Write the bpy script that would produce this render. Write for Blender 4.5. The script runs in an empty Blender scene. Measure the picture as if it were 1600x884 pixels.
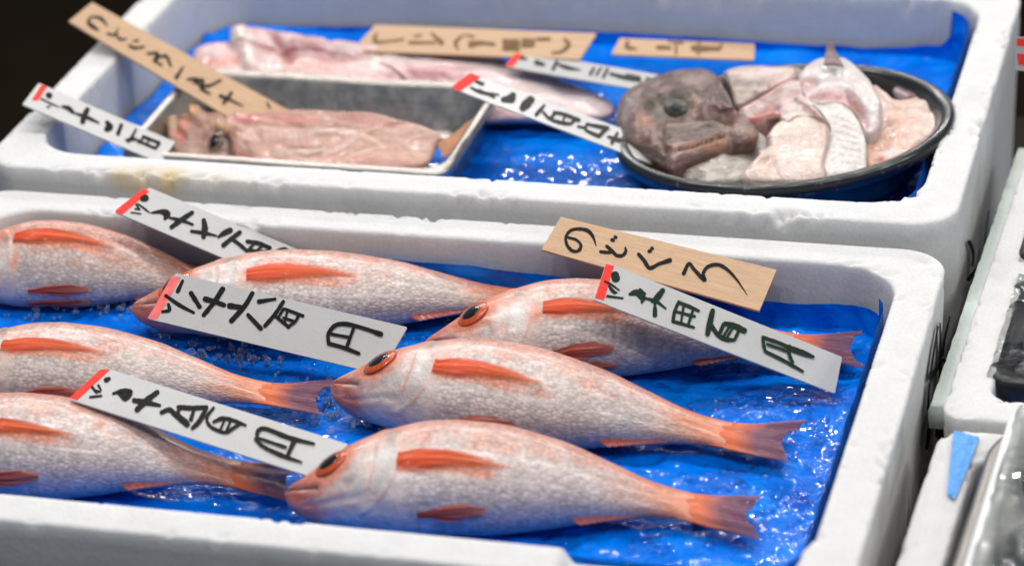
import bpy, math, random
import numpy as np
from mathutils import Matrix, Vector

random.seed(4); rng = np.random.RandomState(7)
SC = bpy.context.scene
COL = SC.collection

# ------------------------------------------------------------------ camera
# 100 mm lens about 1.6 m from the near box; axes solved from the edges of the foam boxes
PW, PH, PF = 1600., 884., 4500.
def _vd(x, y):
    v = np.array([x - PW/2, -(y - PH/2), -PF]); return v/np.linalg.norm(v)
_Y = _vd(2200, -2030); _X = -_vd(-15749, -739); _X -= _Y*_X.dot(_Y); _X /= np.linalg.norm(_X)
_Z = np.cross(_X, _Y)
CR = np.array([_X, _Y, _Z])
def ray(px, py):
    return CR @ np.array([px - PW/2, -(py - PH/2), -PF])
CP = np.array([0, 0, .13]) - ray(1486, 391)/PF*1.60
def P(px, py, z):
    d = ray(px, py); return CP + d*((z - CP[2])/d[2])
def Px(px, py, x):
    d = ray(px, py); return CP + d*((x - CP[0])/d[0])
def Pp(px, py, a, n):
    d = ray(px, py); return CP + d*((np.dot(a - CP, n))/d.dot(n))
cam = bpy.data.cameras.new('camera'); camo = bpy.data.objects.new('camera', cam); COL.objects.link(camo)
M = Matrix.Identity(4)
for i in range(3):
    for j in range(3): M[i][j] = CR[i][j]
    M[i][3] = CP[i]
camo.matrix_world = M
cam.sensor_width = 36; cam.lens = PF/PW*36; cam.clip_start = .05; cam.clip_end = 60
cam.dof.use_dof = True
cam.dof.focus_distance = float(np.linalg.norm(P(720, 480, .125) - CP))
cam.dof.aperture_fstop = 5.6; cam.dof.aperture_blades = 0
SC.camera = camo

# ------------------------------------------------------------------ light: market hall, rows of small ceiling lamps, plus added side fill
SC.view_settings.view_transform = 'Standard'; SC.view_settings.look = 'None'
SC.view_settings.exposure = 0.0; SC.view_settings.gamma = 1
W = bpy.data.worlds.new("World"); SC.world = W; W.use_nodes = True
W.node_tree.nodes['Background'].inputs[0].default_value = (.58, .76, 1.0, 1)
W.node_tree.nodes['Background'].inputs[1].default_value = .23
def lamp(x, y, z, watts, size, color=(1, .965, .925), target=(-.3, -.05, .1)):
    L = bpy.data.lights.new('ceiling_or_fill_spot', 'AREA'); L.shape = 'DISK'; L.size = size
    L.energy = watts; L.color = color
    o = bpy.data.objects.new('ceiling_or_fill_spot', L); COL.objects.link(o); o.location = (x, y, z)
    o.rotation_euler = (Vector(target) - Vector((x, y, z))).to_track_quat('-Z', 'Y').to_euler()
for k in range(6):
    lamp(-1.35 + .38*k, .25 + .04*k, 1.75, 4.2, .08)
for k in range(4):
    lamp(-.85 + .72*k, -.95, 1.9, 5.0, .10)
for k in range(9):
    lamp(-2.6 + .36*k, 2.75, 1.55 + .06*(k % 3), 4.2, .10)
for k in range(5):
    lamp(-1.5 + .42*k, 1.45, 1.65, 1.8, .06)
for k in range(2):  # side fill, added to brighten the right faces of the boxes
    lamp(1.45 + .3*k, -.35 + .5*k, 1.45, 4.5, .12)
SC.cycles.use_denoising = True
SC.cycles.max_bounces = 8; SC.cycles.transparent_max_bounces = 12
SC.cycles.sample_clamp_indirect = 6

# ------------------------------------------------------------------ helpers
def lin(r, g, b):
    f = lambda c: (c/255/12.92 if c/255 <= .04045 else ((c/255 + .055)/1.055)**2.4)
    return (f(r), f(g), f(b))
def tag(o, label=None, cat=None, group=None, kind=None):
    if label: o['label'] = label
    if cat: o['category'] = cat
    if group: o['group'] = group
    if kind: o['kind'] = kind
    return o
def empty(name, loc):
    o = bpy.data.objects.new(name, None); COL.objects.link(o); o.location = loc; o.empty_display_size = .01
    return o
def link(name, me, mat, parent=None):
    o = bpy.data.objects.new(name, me); COL.objects.link(o)
    if mat: me.materials.append(mat)
    if parent is not None:
        o.parent = parent
        base = Vector(parent.location)
        if parent.parent is not None: base += parent.parent.location
        o.location = -base        # vertices are in world space
    return o
def mesh(name, V, F, mat, parent=None, col=None, uv=None, smooth=True, sm=None):
    V = np.asarray(V, float)
    me = bpy.data.meshes.new(name)
    if parent is None:            # thing of one mesh: origin at its base centre
        c = np.array([(V[:, 0].min() + V[:, 0].max())/2, (V[:, 1].min() + V[:, 1].max())/2, V[:, 2].min()])
    else: c = np.zeros(3)
    me.from_pydata([tuple(v) for v in V - c], [], [tuple(int(i) for i in f) for f in F])
    if smooth: me.polygons.foreach_set('use_smooth', [True]*len(me.polygons))
    if col is not None:
        a = me.color_attributes.new('Col', 'FLOAT_COLOR', 'POINT')
        c4 = np.ones((len(V), 4)); c4[:, :3] = col
        if sm is not None: c4[:, 3] = sm
        a.data.foreach_set('color', c4.ravel())
    if uv is not None:
        l = me.uv_layers.new(name='UVMap')
        li = np.zeros(len(me.loops), int); me.loops.foreach_get('vertex_index', li)
        l.data.foreach_set('uv', np.asarray(uv)[li].ravel())
    me.update()
    o = link(name, me, mat, parent)
    if parent is None: o.location = c
    return o
def gridf(nu, nv, cu=False, cv=False, flip=False):
    F = []
    for i in range(nu if cu else nu - 1):
        for j in range(nv if cv else nv - 1):
            a, b = i*nv + j, ((i + 1) % nu)*nv + j
            c, d = ((i + 1) % nu)*nv + (j + 1) % nv, i*nv + (j + 1) % nv
            F.append((a, d, c, b) if flip else (a, b, c, d))
    return F
# vectorised value noise
def _h(ix, iy, iz, s):
    n = (ix*374761393 + iy*668265263 + iz*2147483647 + s*1274126177) & 0xffffffff
    n = ((n ^ (n >> 13))*1274126177) & 0xffffffff
    n = ((n ^ (n >> 16))*668265263) & 0xffffffff
    return ((n ^ (n >> 15)) & 0xffff)/65535.*2 - 1
def vnoise(p, s=0):
    p = np.asarray(p, float); i = np.floor(p).astype(np.int64); f = p - i; f = f*f*f*(f*(f*6 - 15) + 10)
    r = 0
    for dx in (0, 1):
        for dy in (0, 1):
            for dz in (0, 1):
                w = (f[..., 0] if dx else 1 - f[..., 0])*(f[..., 1] if dy else 1 - f[..., 1])*(f[..., 2] if dz else 1 - f[..., 2])
                r = r + w*_h(i[..., 0] + dx, i[..., 1] + dy, i[..., 2] + dz, s)
    return r
def fbm(p, s=0, o=4):
    p = np.asarray(p, float); r = 0; a = .5
    for k in range(o):
        r = r + a*vnoise(p*2**k + 17.3*k, s + k); a *= .5
    return r
def sst(a, b, x):
    t = np.clip((x - a)/(b - a), 0, 1); return t*t*(3 - 2*t)
def mixc(a, b, t):
    return a*(1 - t[..., None]) + np.asarray(b)*t[..., None]
def unit(v): return v/np.linalg.norm(v)

# ------------------------------------------------------------------ materials
class NT:
    def __init__(s, name):
        s.m = bpy.data.materials.new(name); s.m.use_nodes = True; s.t = s.m.node_tree
        s.b = s.t.nodes['Principled BSDF']; s.o = s.t.nodes['Material Output']
    def n(s, typ, **kw):
        n = s.t.nodes.new(typ)
        for k, v in kw.items():
            if k.startswith('i_'):
                key = k[2:]; key = int(key) if key.isdigit() else key.replace('_', ' ')
                if isinstance(v, bpy.types.NodeSocket): s.t.links.new(v, n.inputs[key])
                else: n.inputs[key].default_value = v
            else: setattr(n, k, v)
        return n
    def l(s, a, b): s.t.links.new(a, b)
    def ramp(s, fac, stops):
        r = s.n('ShaderNodeValToRGB', i_0=fac); e = r.color_ramp.elements
        while len(e) > 1: e.remove(e[-1])
        for k, (p, c) in enumerate(stops):
            x = e[0] if k == 0 else e.new(p)
            x.position = p; x.color = (c, c, c, 1) if isinstance(c, (int, float)) else (*c, 1)
        return r.outputs[0]
    def setp(s, **kw):
        for k, v in kw.items():
            key = k.replace('_', ' ')
            if isinstance(v, bpy.types.NodeSocket): s.l(v, s.b.inputs[key])
            else: s.b.inputs[key].default_value = (*v, 1) if isinstance(v, tuple) and len(v) == 3 and s.b.inputs[key].type == 'RGBA' else v
    def bump(s, h, dist, strength=1., nrm=None):
        b = s.n('ShaderNodeBump', i_Height=h, i_Distance=dist, i_Strength=strength)
        if nrm is not None: s.l(nrm, b.inputs['Normal'])
        return b.outputs[0]
    def noise(s, co, scale, detail=4, rough=.5):
        return s.n('ShaderNodeTexNoise', i_Vector=co, i_Scale=scale, i_Detail=detail, i_Roughness=rough).outputs[0]
    def mul(s, a, b, f=1.):
        return s.n('ShaderNodeMixRGB', blend_type='MULTIPLY', i_0=f, i_1=a, i_2=b).outputs[0]
    def mix(s, a, b, f):
        n = s.n('ShaderNodeMixRGB', i_0=f, i_1=a if not isinstance(a, tuple) else (*a, 1), i_2=b if not isinstance(b, tuple) else (*b, 1)); return n.outputs[0]
    def math(s, op, a, b=0.):
        return s.n('ShaderNodeMath', operation=op, i_0=a, i_1=b).outputs[0]
    def obj(s): return s.n('ShaderNodeTexCoord').outputs['Object']
    def uv(s): return s.n('ShaderNodeTexCoord').outputs['UV']
    def attr(s):
        return s.n('ShaderNodeVertexColor', layer_name='Col')

def m_plain(name, c, rough=.5, **kw):
    k = NT(name); k.setp(Base_Color=c, Roughness=rough, **kw); return k.m

def m_foam():
    k = NT('polystyrene_foam'); co = k.obj(); a = k.attr()
    v = k.n('ShaderNodeTexVoronoi', i_Vector=co, i_Scale=300.).outputs['Distance']
    v2 = k.n('ShaderNodeTexVoronoi', i_Vector=co, i_Scale=300., feature='DISTANCE_TO_EDGE').outputs['Distance']
    n = k.noise(co, 45., 6, .6)
    n2 = k.noise(co, 600., 3)
    c = k.mul(a.outputs[0], k.ramp(n, [(.3, .93), (.65, 1.)]))
    c = k.mul(c, k.ramp(v2, [(0., .90), (.12, 1.)]), .6)
    b = k.bump(k.ramp(v, [(0, 1.), (.8, 0.)]), .0005, .28)
    b = k.bump(n2, .0006, .4, b)
    k.setp(Base_Color=c, Roughness=.7, Normal=b, Specular_IOR_Level=.1,
           Subsurface_Weight=.5, Subsurface_Radius=(.9, .95, 1.), Subsurface_Scale=.014)
    return k.m
def m_film():
    k = NT('blue_polythene'); co = k.obj()
    n = k.noise(co, 10., 4, .55); n2 = k.noise(co, 38., 4, .55)
    mp = k.n('ShaderNodeMapping', i_Vector=co); mp.inputs['Scale'].default_value = (1., 2., 1.)
    n3 = k.noise(mp.outputs[0], 210., 2, .6)
    v = k.n('ShaderNodeTexVoronoi', i_Vector=co, i_Scale=230.).outputs['Distance']
    wet = k.ramp(k.noise(co, 13., 3), [(.46, 0.), (.60, 1.)])
    drops = k.math('MULTIPLY', k.ramp(v, [(0., 1.), (.22, .8), (.34, 0.)]), wet)
    c = k.ramp(n2, [(.25, (.0, .10, .56)), (.5, (.0, .165, .74)), (.8, (.0, .24, .87))])
    wco = k.n('ShaderNodeMixRGB', blend_type='ADD', i_0=.03, i_1=co, i_2=k.n('ShaderNodeTexNoise', i_Vector=co, i_Scale=24.).outputs['Color']).outputs[0]
    mp2 = k.n('ShaderNodeMapping', i_Vector=wco); mp2.inputs['Scale'].default_value = (1., 1.7, 1.)
    vf = k.n('ShaderNodeTexVoronoi', i_Vector=mp2.outputs[0], i_Scale=42.).outputs['Distance']
    vf2 = k.n('ShaderNodeTexVoronoi', i_Vector=mp2.outputs[0], i_Scale=110.).outputs['Distance']
    b = k.bump(n2, .006, .35); b = k.bump(vf, .006, .5, b); b = k.bump(vf2, .0012, .5, b); b = k.bump(k.math('MULTIPLY', n3, k.math('ADD', wet, .10)), .0014, .9, b); b = k.bump(drops, .0007, 1., b)
    k.setp(Base_Color=c, Roughness=k.ramp(n, [(.3, .14), (.7, .26)]), Normal=b, Specular_IOR_Level=.05,
           Coat_Weight=.32, Coat_Roughness=.03)
    return k.m
def m_fish():
    k = NT('fish_skin'); uv = k.uv(); a = k.attr()
    v = k.n('ShaderNodeTexVoronoi', i_Vector=uv, i_Scale=1., i_Randomness=.85)
    d = v.outputs['Distance']; cell = k.n('ShaderNodeSeparateColor', i_0=v.outputs['Color']).outputs[0]
    pat = k.ramp(d, [(0., 1.06), (.3, 1.), (.65, .82)])
    pat = k.mul(pat, k.ramp(cell, [(0., .76), (.5, .99), (1., 1.12)]))  # random scale tone, its bright cells standing in for scale glints
    c = k.mul(a.outputs[0], pat, a.outputs[1])
    co = k.obj(); n = k.noise(co, 130., 5, .65)
    c = k.mul(c, k.ramp(n, [(.25, .84), (.6, 1.04)]))
    h = k.math('MULTIPLY', k.math('ADD', k.math('MULTIPLY', d, -1.), k.math('MULTIPLY', cell, .6)), a.outputs[1])
    b = k.bump(h, .00045, .8); b = k.bump(n, .0010, .3, b)
    hm = k.math('SUBTRACT', 1., a.outputs[1]); b = k.bump(k.math('MULTIPLY', k.noise(co, 75., 5, .6), hm), .0045, .5, b)
    b = k.bump(k.noise(co, 700., 2), .0003, .5, b)
    k.setp(Base_Color=c, Roughness=.42, Normal=b, Specular_IOR_Level=.45, Coat_Weight=.32, Coat_Roughness=.21,
           Subsurface_Weight=.12, Subsurface_Radius=(1., .5, .4), Subsurface_Scale=.004)
    return k.m
def m_fin(name, c1, c2, fray=.5, a0=1.0):
    k = NT(name); uv = k.uv()
    mp = k.n('ShaderNodeMapping', i_Vector=uv); mp.inputs['Scale'].default_value = (1.2, 44., 1.)
    n = k.noise(mp.outputs[0], 1., 3, .6)
    u = k.n('ShaderNodeSeparateXYZ', i_0=uv).outputs[0]
    c = k.mix(c1, c2, k.ramp(u, [(.30, 0.), (.62, 1.)] if 'tail_fin' == name else [(.3, 0.), (1., 1.)]))
    c = k.mul(c, k.ramp(n, [(.3, .6), (.6, 1.1)]))
    b = k.bump(n, .0007, .7)
    al = k.math('SUBTRACT', k.ramp(n, [(.3, a0 - .25), (.55, a0)]),
                k.math('MULTIPLY', k.ramp(u, [(.35, 0.), (1., 1.)]), k.ramp(n, [(.3, fray), (.62, fray*.25)])))
    if name == 'orange_fin':
        v_ = k.n('ShaderNodeSeparateXYZ', i_0=uv).outputs[1]
        ed = k.math('ABSOLUTE', k.math('SUBTRACT', v_, .36))
        f_ = k.math('ADD', k.math('MULTIPLY', k.math('POWER', u, 1.6), .85), k.math('MULTIPLY', ed, 1.55))
        f_ = k.math('ADD', f_, k.math('MULTIPLY', k.math('SUBTRACT', n, .5), 1.5))
        al = k.ramp(f_, [(.38, 1.), (.98, 0.)])
    k.setp(Base_Color=c, Roughness=.42, Normal=b, Specular_IOR_Level=.3, Coat_Weight=.10, Coat_Roughness=.15, Alpha=al)
    return k.m
def m_flesh(name, rough=.3, bscale=120., coat=.6, bump=.0016, sss=.25):
    k = NT(name); a = k.attr(); co = k.obj()
    n = k.noise(co, bscale, 5, .6); n2 = k.noise(co, bscale*4, 3)
    c = k.mul(a.outputs[0], k.ramp(n, [(.3, .86), (.6, 1.05)]))
    b = k.bump(n, bump, .8); b = k.bump(n2, bump*.3, .6, b)
    k.setp(Base_Color=c, Roughness=rough, Normal=b, Coat_Weight=coat, Coat_Roughness=.15,
           Subsurface_Weight=sss, Subsurface_Radius=(1., .45, .35), Subsurface_Scale=.008)
    return k.m
def m_wood():
    k = NT('thin_cedar'); co = k.uv(); oc = k.obj()
    mp = k.n('ShaderNodeMapping', i_Vector=co); mp.inputs['Scale'].default_value = (3., 34., 1.)
    n = k.noise(mp.outputs[0], 1.4, 5, .65); n2 = k.noise(oc, 700., 2)
    c = k.ramp(n, [(.3, (.42, .255, .14)), (.55, (.49, .31, .178)), (.75, (.54, .355, .215))])
    c = k.mul(c, k.ramp(n2, [(.3, .92), (.6, 1.)]))
    k.setp(Base_Color=c, Roughness=.6, Normal=k.bump(n, .0004, .5)); return k.m
def m_card():
    k = NT('white_plastic_card'); co = k.obj()
    n = k.noise(co, 40., 4); n2 = k.noise(co, 500., 2)
    c = k.mul(k.ramp(n, [(.3, (.39, .385, .375)), (.7, (.43, .425, .415))]), k.ramp(n2, [(.25, .95), (.5, 1.)]))
    k.setp(Base_Color=c, Roughness=.38, Normal=k.bump(n2, .0002, .5), Coat_Weight=.2, Coat_Roughness=.2); return k.m
def m_ink(name, c):
    k = NT(name); n = k.noise(k.obj(), 260., 4)
    k.setp(Base_Color=k.ramp(n, [(.3, c), (.8, tuple(x*1.5 + .002 for x in c))]), Roughness=.7, Specular_IOR_Level=.15); return k.m
def m_metal(name, c, rough=.33):
    k = NT(name); co = k.obj(); n = k.noise(co, 90., 5, .65)
    mp = k.n('ShaderNodeMapping', i_Vector=co); mp.inputs['Scale'].default_value = (2., 120., 120.)
    n2 = k.noise(mp.outputs[0], 4., 3)
    k.setp(Base_Color=k.mul(c if not isinstance(c, tuple) else k.ramp(n, [(.3, tuple(x*.75 for x in c)), (.7, c)]), k.ramp(n2, [(.3, .85), (.7, 1.)])),
           Metallic=.95, Roughness=k.ramp(n, [(.3, rough - .08), (.7, rough + .12)]), Normal=k.bump(n, .0006, .4)); return k.m
def m_cling(name='cling_wrap', amt=.22, sc=60.):
    k = NT(name); co = k.obj()
    mp = k.n('ShaderNodeMapping', i_Vector=co); mp.inputs['Scale'].default_value = (1., 2.6, 1.); mp.inputs['Rotation'].default_value = (0, 0, .5)
    n = k.noise(mp.outputs[0], sc, 5, .65); n2 = k.noise(co, 14., 3)
    b = k.bump(n, .006, .8); b = k.bump(n2, .02, .6, b)
    t = k.n('ShaderNodeBsdfTransparent'); t.inputs[0].default_value = (.93, .95, .94, 1)
    g = k.n('ShaderNodeBsdfGlossy', i_Roughness=.03); k.l(b, g.inputs['Normal'])
    fr = k.n('ShaderNodeFresnel', i_IOR=1.33); k.l(b, fr.inputs['Normal'])
    f = k.math('ADD', fr.outputs[0], k.ramp(n, [(.5, .02), (.75, amt)]))
    mx = k.n('ShaderNodeMixShader', i_0=f); k.l(t.outputs[0], mx.inputs[1]); k.l(g.outputs[0], mx.inputs[2])
    k.l(mx.outputs[0], k.o.inputs[0]); return k.m
def m_ice():
    k = NT('clear_ice'); k.setp(Base_Color=(.92, .96, 1.), Roughness=.05, Transmission_Weight=.93, IOR=1.31); return k.m

FOAM = m_foam(); FILM = m_film(); SKIN = m_fish(); WOOD = m_wood(); CARD = m_card(); ICE = m_ice()
INK = m_ink('black_ink', (.0035, .0035, .004)); INKG = m_ink('dark_green_ink', (.004, .015, .007)); INKB = m_ink('brown_ink', (.13, .075, .03))
INKF = m_ink('faded_marker', (.030, .030, .028))
RED = m_ink('red_tape', (.62, .035, .025)); PINKT = m_ink('faded_red_tape', (.66, .14, .13))
PEC = m_fin('orange_fin', (.74, .080, .012), (.80, .17, .050), .9)
PELV = m_fin('dark_red_fin', (.46, .070, .045), (.56, .17, .13), .7)
TAIL = m_fin('tail_fin', (.74, .17, .060), (.20, .070, .105), .35)
DORS = m_fin('dorsal_fin', (.50, .12, .09), (.42, .10, .12), .5)
IRIS = None
STEEL = m_metal('worn_steel', (.52, .48, .44), .34)
FLESH = m_flesh('raw_fish_flesh', .30, 170., .45, .0020); DRYF = m_flesh('dried_fish_flesh', .45, 160., .3)
BREAM = m_flesh('dark_fish_skin', .36, 220., .22, .0022, .02); SCALY = m_flesh('scaly_white_skin', .40, 420., .45, .0016, .15)
CLING = m_cling('cling_wrap', .05, 60.); CLINGD = m_cling('dark_pack_wrap', .05, 75.)
def m_eye(name, c, rough=.1):
    k = NT(name); n = k.noise(k.obj(), 420., 4)
    k.setp(Base_Color=k.ramp(n, [(.3, tuple(x*.6 for x in c)), (.65, c)]), Roughness=rough, Specular_IOR_Level=.3, Coat_Weight=.35, Coat_Roughness=.03); return k.m
IRIS = m_eye('orange_iris', (.54, .080, .012), .25); PUPIL = m_eye('black_pupil', (.006, .006, .007), .15); IRISB = m_eye('brown_iris', (.20, .13, .10))
IRISG = m_eye('clouded_eye', (.085, .078, .055)); PUPILG = m_eye('grey_pupil', (.035, .04, .035), .1)

# ------------------------------------------------------------------ the setting
def boxmesh(name, lo, hi, mat, parent=None):
    x0, y0, z0 = lo; x1, y1, z1 = hi
    V = [(x, y, z) for x in (x0, x1) for y in (y0, y1) for z in (z0, z1)]
    F = [(0, 1, 3, 2), (4, 6, 7, 5), (0, 4, 5, 1), (2, 3, 7, 6), (0, 2, 6, 4), (1, 5, 7, 3)]
    return mesh(name, V, F, mat, parent, smooth=False)
kf = NT('dark_floor'); nf = kf.noise(kf.obj(), 3., 5)
kf.setp(Specular_IOR_Level=0., Base_Color=kf.ramp(nf, [(.3, (.011, .008, .005)), (.7, (.024, .017, .011))]), Roughness=.7)
g = mesh('floor', [(-12, -12, -.8), (12, -12, -.8), (12, 14, -.8), (-12, 14, -.8)], [(0, 1, 2, 3)], kf.m, smooth=False); tag(g, kind='structure')
kt = NT('dark_table_board'); nt = kt.noise(kt.obj(), 30., 5)
kt.setp(Specular_IOR_Level=.05, Base_Color=kt.ramp(nt, [(.3, (.007, .005, .003)), (.7, (.012, .009, .006))]), Roughness=.6)
tb = empty('display_table', (0, 0, -.8)); tag(tb, 'dark low table carrying all the white foam boxes', 'table')
boxmesh('table_top', (-.66, -.50, -.03), (.75, .46, 0.), kt.m, tb)
for x in (-.62, .70):
    for y in (-.46, .40): boxmesh('leg', (x - .02, y - .02, -.8), (x + .02, y + .02, -.031), kt.m, tb)

# ------------------------------------------------------------------ foam boxes
def rr_outline(hx, hy, r, nl, ns, nc):
    pts = []
    def seg(a, b, n):
        for k in range(n): pts.append(np.array(a)*(1 - k/n) + np.array(b)*(k/n))
    def arc(cx, cy, a0, n):
        for k in range(n):
            a = a0 + (math.pi/2)*k/n; pts.append(np.array([cx + r*math.cos(a), cy + r*math.sin(a)]))
    seg((-hx + r, -hy), (hx - r, -hy), nl); arc(hx - r, -hy + r, -math.pi/2, nc)
    seg((hx, -hy + r), (hx, hy - r), ns); arc(hx - r, hy - r, 0, nc)
    seg((hx - r, hy), (-hx + r, hy), nl); arc(-hx + r, hy - r, math.pi/2, nc)
    seg((-hx, hy - r), (-hx, -hy + r), ns); arc(-hx + r, -hy + r, math.pi, nc)
    return np.array(pts)
def shell(x0, x1, y0, y1, rings, nl, ns, nc, yaw=0., cap=True):
    """rings: (inset, z, corner radius) from outer bottom over the rim to the inner floor"""
    cx, cy = (x0 + x1)/2, (y0 + y1)/2; R = []
    for d, z, r in rings:
        o = rr_outline((x1 - x0)/2 - d, (y1 - y0)/2 - d, max(r, .0015), nl, ns, nc)
        if yaw: o = o @ np.array([[math.cos(yaw), math.sin(yaw)], [-math.sin(yaw), math.cos(yaw)]])
        R.append(np.column_stack([o[:, 0] + cx, o[:, 1] + cy, np.full(len(o), z)]))
    R = np.array(R); n = R.shape[1]
    F = gridf(R.shape[0], n, False, True, True)
    V = R.reshape(-1, 3)
    if cap: F = F + [tuple(range((len(rings) - 1)*n, len(rings)*n))]
    return V, F, R.shape
def foam_box(name, x0, x1, y0, y1, H, wall=(.0235, .0235), yaw=0., rough=1., notch=None, dents=(), stains=(), step=.0028, ledge=0., seed=0, rin=.034, rout=.026, tint=(.625, .62, .61)):
    w = wall[0]; f = .0024
    rings = [(.004, .0, rout)]
    for z in np.linspace(.012, H - .014, 9): rings.append((.004*(1 - z/H), z, rout))
    rings.append((.0008, H - .0105, rout))
    if ledge:
        rings += [(.0004, H - .009, rout), (.001, H - .008, rout), (.0045, H - .0075, rout), (.0062, H - .0065, rout)]
        o0 = .0066
    else: o0 = 0.
    for t in np.linspace(0, 1, 5)[1 if not ledge else 0:]:
        a = t*math.pi/2; rings.append((o0 + f*(1 - math.cos(a)), H - f + f*math.sin(a), rout))
    for t in np.linspace(0, 1, 9)[1:-1]:
        rings.append((o0 + f + (w - 2*f - o0)*t, H, rout + (rin - rout)*t))
    for t in np.linspace(0, 1, 5):
        a = t*math.pi/2; rings.append((w - f + f*math.sin(a), H - f + f*math.cos(a), rin))
    for z in np.linspace(H - .010, .02, 12): rings.append((w + .005*(H - z)/H, z, rin))
    V, F, shp = shell(x0, x1, y0, y1, rings, int((x1 - x0)/step), int((y1 - y0)/step), 18, yaw)
    d = np.array([r[0] for r in rings]).repeat(shp[1]); z0 = V[:, 2].copy()
    p = V*1.
    # crumbled edges
    rimz = sst(H - .016, H - .002, z0)*(d < w + .002)
    inward = np.zeros_like(V); cx, cy = (x0 + x1)/2, (y0 + y1)/2
    ed = np.minimum(np.abs(d - o0), np.abs(w - d)); edge = rimz*(1 - sst(.002, .009, ed))
    n1 = fbm(p*70, seed); n2 = fbm(p*230, seed + 5, 3); n3 = fbm(p*22, seed + 9, 3)
    chip = np.clip(.4*n1 + 1.1*n2 - .30 + .8*n3, 0, 1)*edge
    V[:, 2] -= chip*.0075*rough
    V[:, 2] += rimz*(n3*.0004 + n2*.0002)*rough
    dirx = np.where(np.abs(V[:, 0] - cx)/(x1 - x0) > np.abs(V[:, 1] - cy)/(y1 - y0), np.sign(cx - V[:, 0]), 0)
    diry = np.where(dirx == 0, np.sign(cy - V[:, 1]), 0)
    sgn = np.where(d < w/2, 1, -1)
    V[:, 0] += dirx*sgn*chip*.003*rough + dirx*n3*.0003; V[:, 1] += diry*sgn*chip*.003*rough + diry*n3*.0003
    if notch:
        nx0, nx1, depth = notch
        m = sst(nx0 - .003, nx0 + .004, V[:, 0])*(1 - sst(nx1 - .004, nx1 + .003, V[:, 0]))*(V[:, 1] < y0 + .04)*sst(H - .022, H - .003, z0)
        V[:, 2] -= m*depth
    for (qx, qy, qr, qd) in dents:
        r = np.hypot(V[:, 0] - qx, V[:, 1] - qy)
        V[:, 2] -= (1 - sst(qr*.75, qr, r))*qd*(z0 > H - .006)*(d < w + .001)
    col = np.tile(np.array(tint), (len(V), 1))
    if ledge:
        m = (d < .007)*(z0 < H - .002)*1.; col = mixc(col, (.52, .70, .58), m*.8)
    for (sx, sy, sz, rx, ry, rz, c, amt) in stains:
        q = ((V[:, 0] - sx)/rx)**2 + ((V[:, 1] - sy)/ry)**2 + ((V[:, 2] - sz)/rz)**2
        m = np.clip((1 - sst(.3, 1.3, q))*(.55 + 1.3*fbm(p*60, seed + 31)), 0, 1)*amt
        col = mixc(col, c, m)
    o = mesh(name, V, F, FOAM, None, col)
    return o
yst = P(240, 268, .14)
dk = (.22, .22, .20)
front = foam_box('foam_box', -.592, 0., -.350, -.0005, .13, (.0235, .0235), notch=(-.137, -.028, .0085),
    dents=((*P(1440, 408, .13)[:2], .0062, .0011),), seed=2, rough=.6,
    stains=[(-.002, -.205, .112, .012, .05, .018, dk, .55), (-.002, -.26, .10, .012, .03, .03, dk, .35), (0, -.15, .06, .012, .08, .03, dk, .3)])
tag(front, 'open white foam box nearest the viewer holding whole red fish', 'foam box', 'white foam boxes')
back = foam_box('foam_box', -.5925, .0005, .0065, .358, .142, (.0235, .0235), seed=14, rough=1.25,
    dents=((*P(1440, 322, .142)[:2], .006, .0008), (*P(1127, 10, .142)[:2], .004, .001)),
    stains=[(yst[0], .008, .14, .03, .012, .014, (.62, .42, .12), .75), (P(330, 275, .142)[0], .008, .14, .03, .008, .008, (.66, .55, .35), .4),
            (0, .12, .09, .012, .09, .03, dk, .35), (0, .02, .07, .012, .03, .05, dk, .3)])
tag(back, 'open white foam box behind the red fish with trays of cut fish', 'foam box', 'white foam boxes')
yawr = -.030
rb = foam_box('foam_box', .0175, .42, -.1435, .205, .105, (.0225, .0225), yaw=yawr, seed=22, rough=.6, step=.004, rin=.012, rout=.012)
MINT = NT('mint_foam'); MINT.setp(Base_Color=(.62, .69, .635), Roughness=.6, Normal=MINT.bump(MINT.noise(MINT.obj(), 300., 3), .0008, .5))
_n = 60; _V = []
for _i in range(_n):
    _y = -.122 + .32*_i/(_n - 1)
    for _x, _z in ((.0215, .084), (.0085, .084), (.0085, .0945), (.0092, .0968), (.0095, .0978), (.0215, .0978)):
        _a, _b = .219 + (_x - .219)*math.cos(yawr) - (_y - .031)*math.sin(yawr), .031 + (_x - .219)*math.sin(yawr) + (_y - .031)*math.cos(yawr)
        _V.append((_a + .0006*vnoise(np.array([_y*200, _z*200, 1.])), _b, _z))
mesh('rim_ledge', _V, gridf(_n, 6) + [tuple(range(6)), tuple(range((_n - 1)*6, _n*6))[::-1]], MINT.m, rb)
tag(rb, 'white foam box with mint edge holding dark wrapped fish packs', 'foam box', 'white foam boxes')
rf = foam_box('foam_box', .0095, .412, -.50, -.1545, .105, (.0225, .0225), yaw=yawr, ledge=0, seed=33, rough=.6, step=.004, rin=.016, rout=.016)
tag(rf, 'white foam box in lower right corner holding a deep steel tray', 'foam box', 'white foam boxes')

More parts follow.
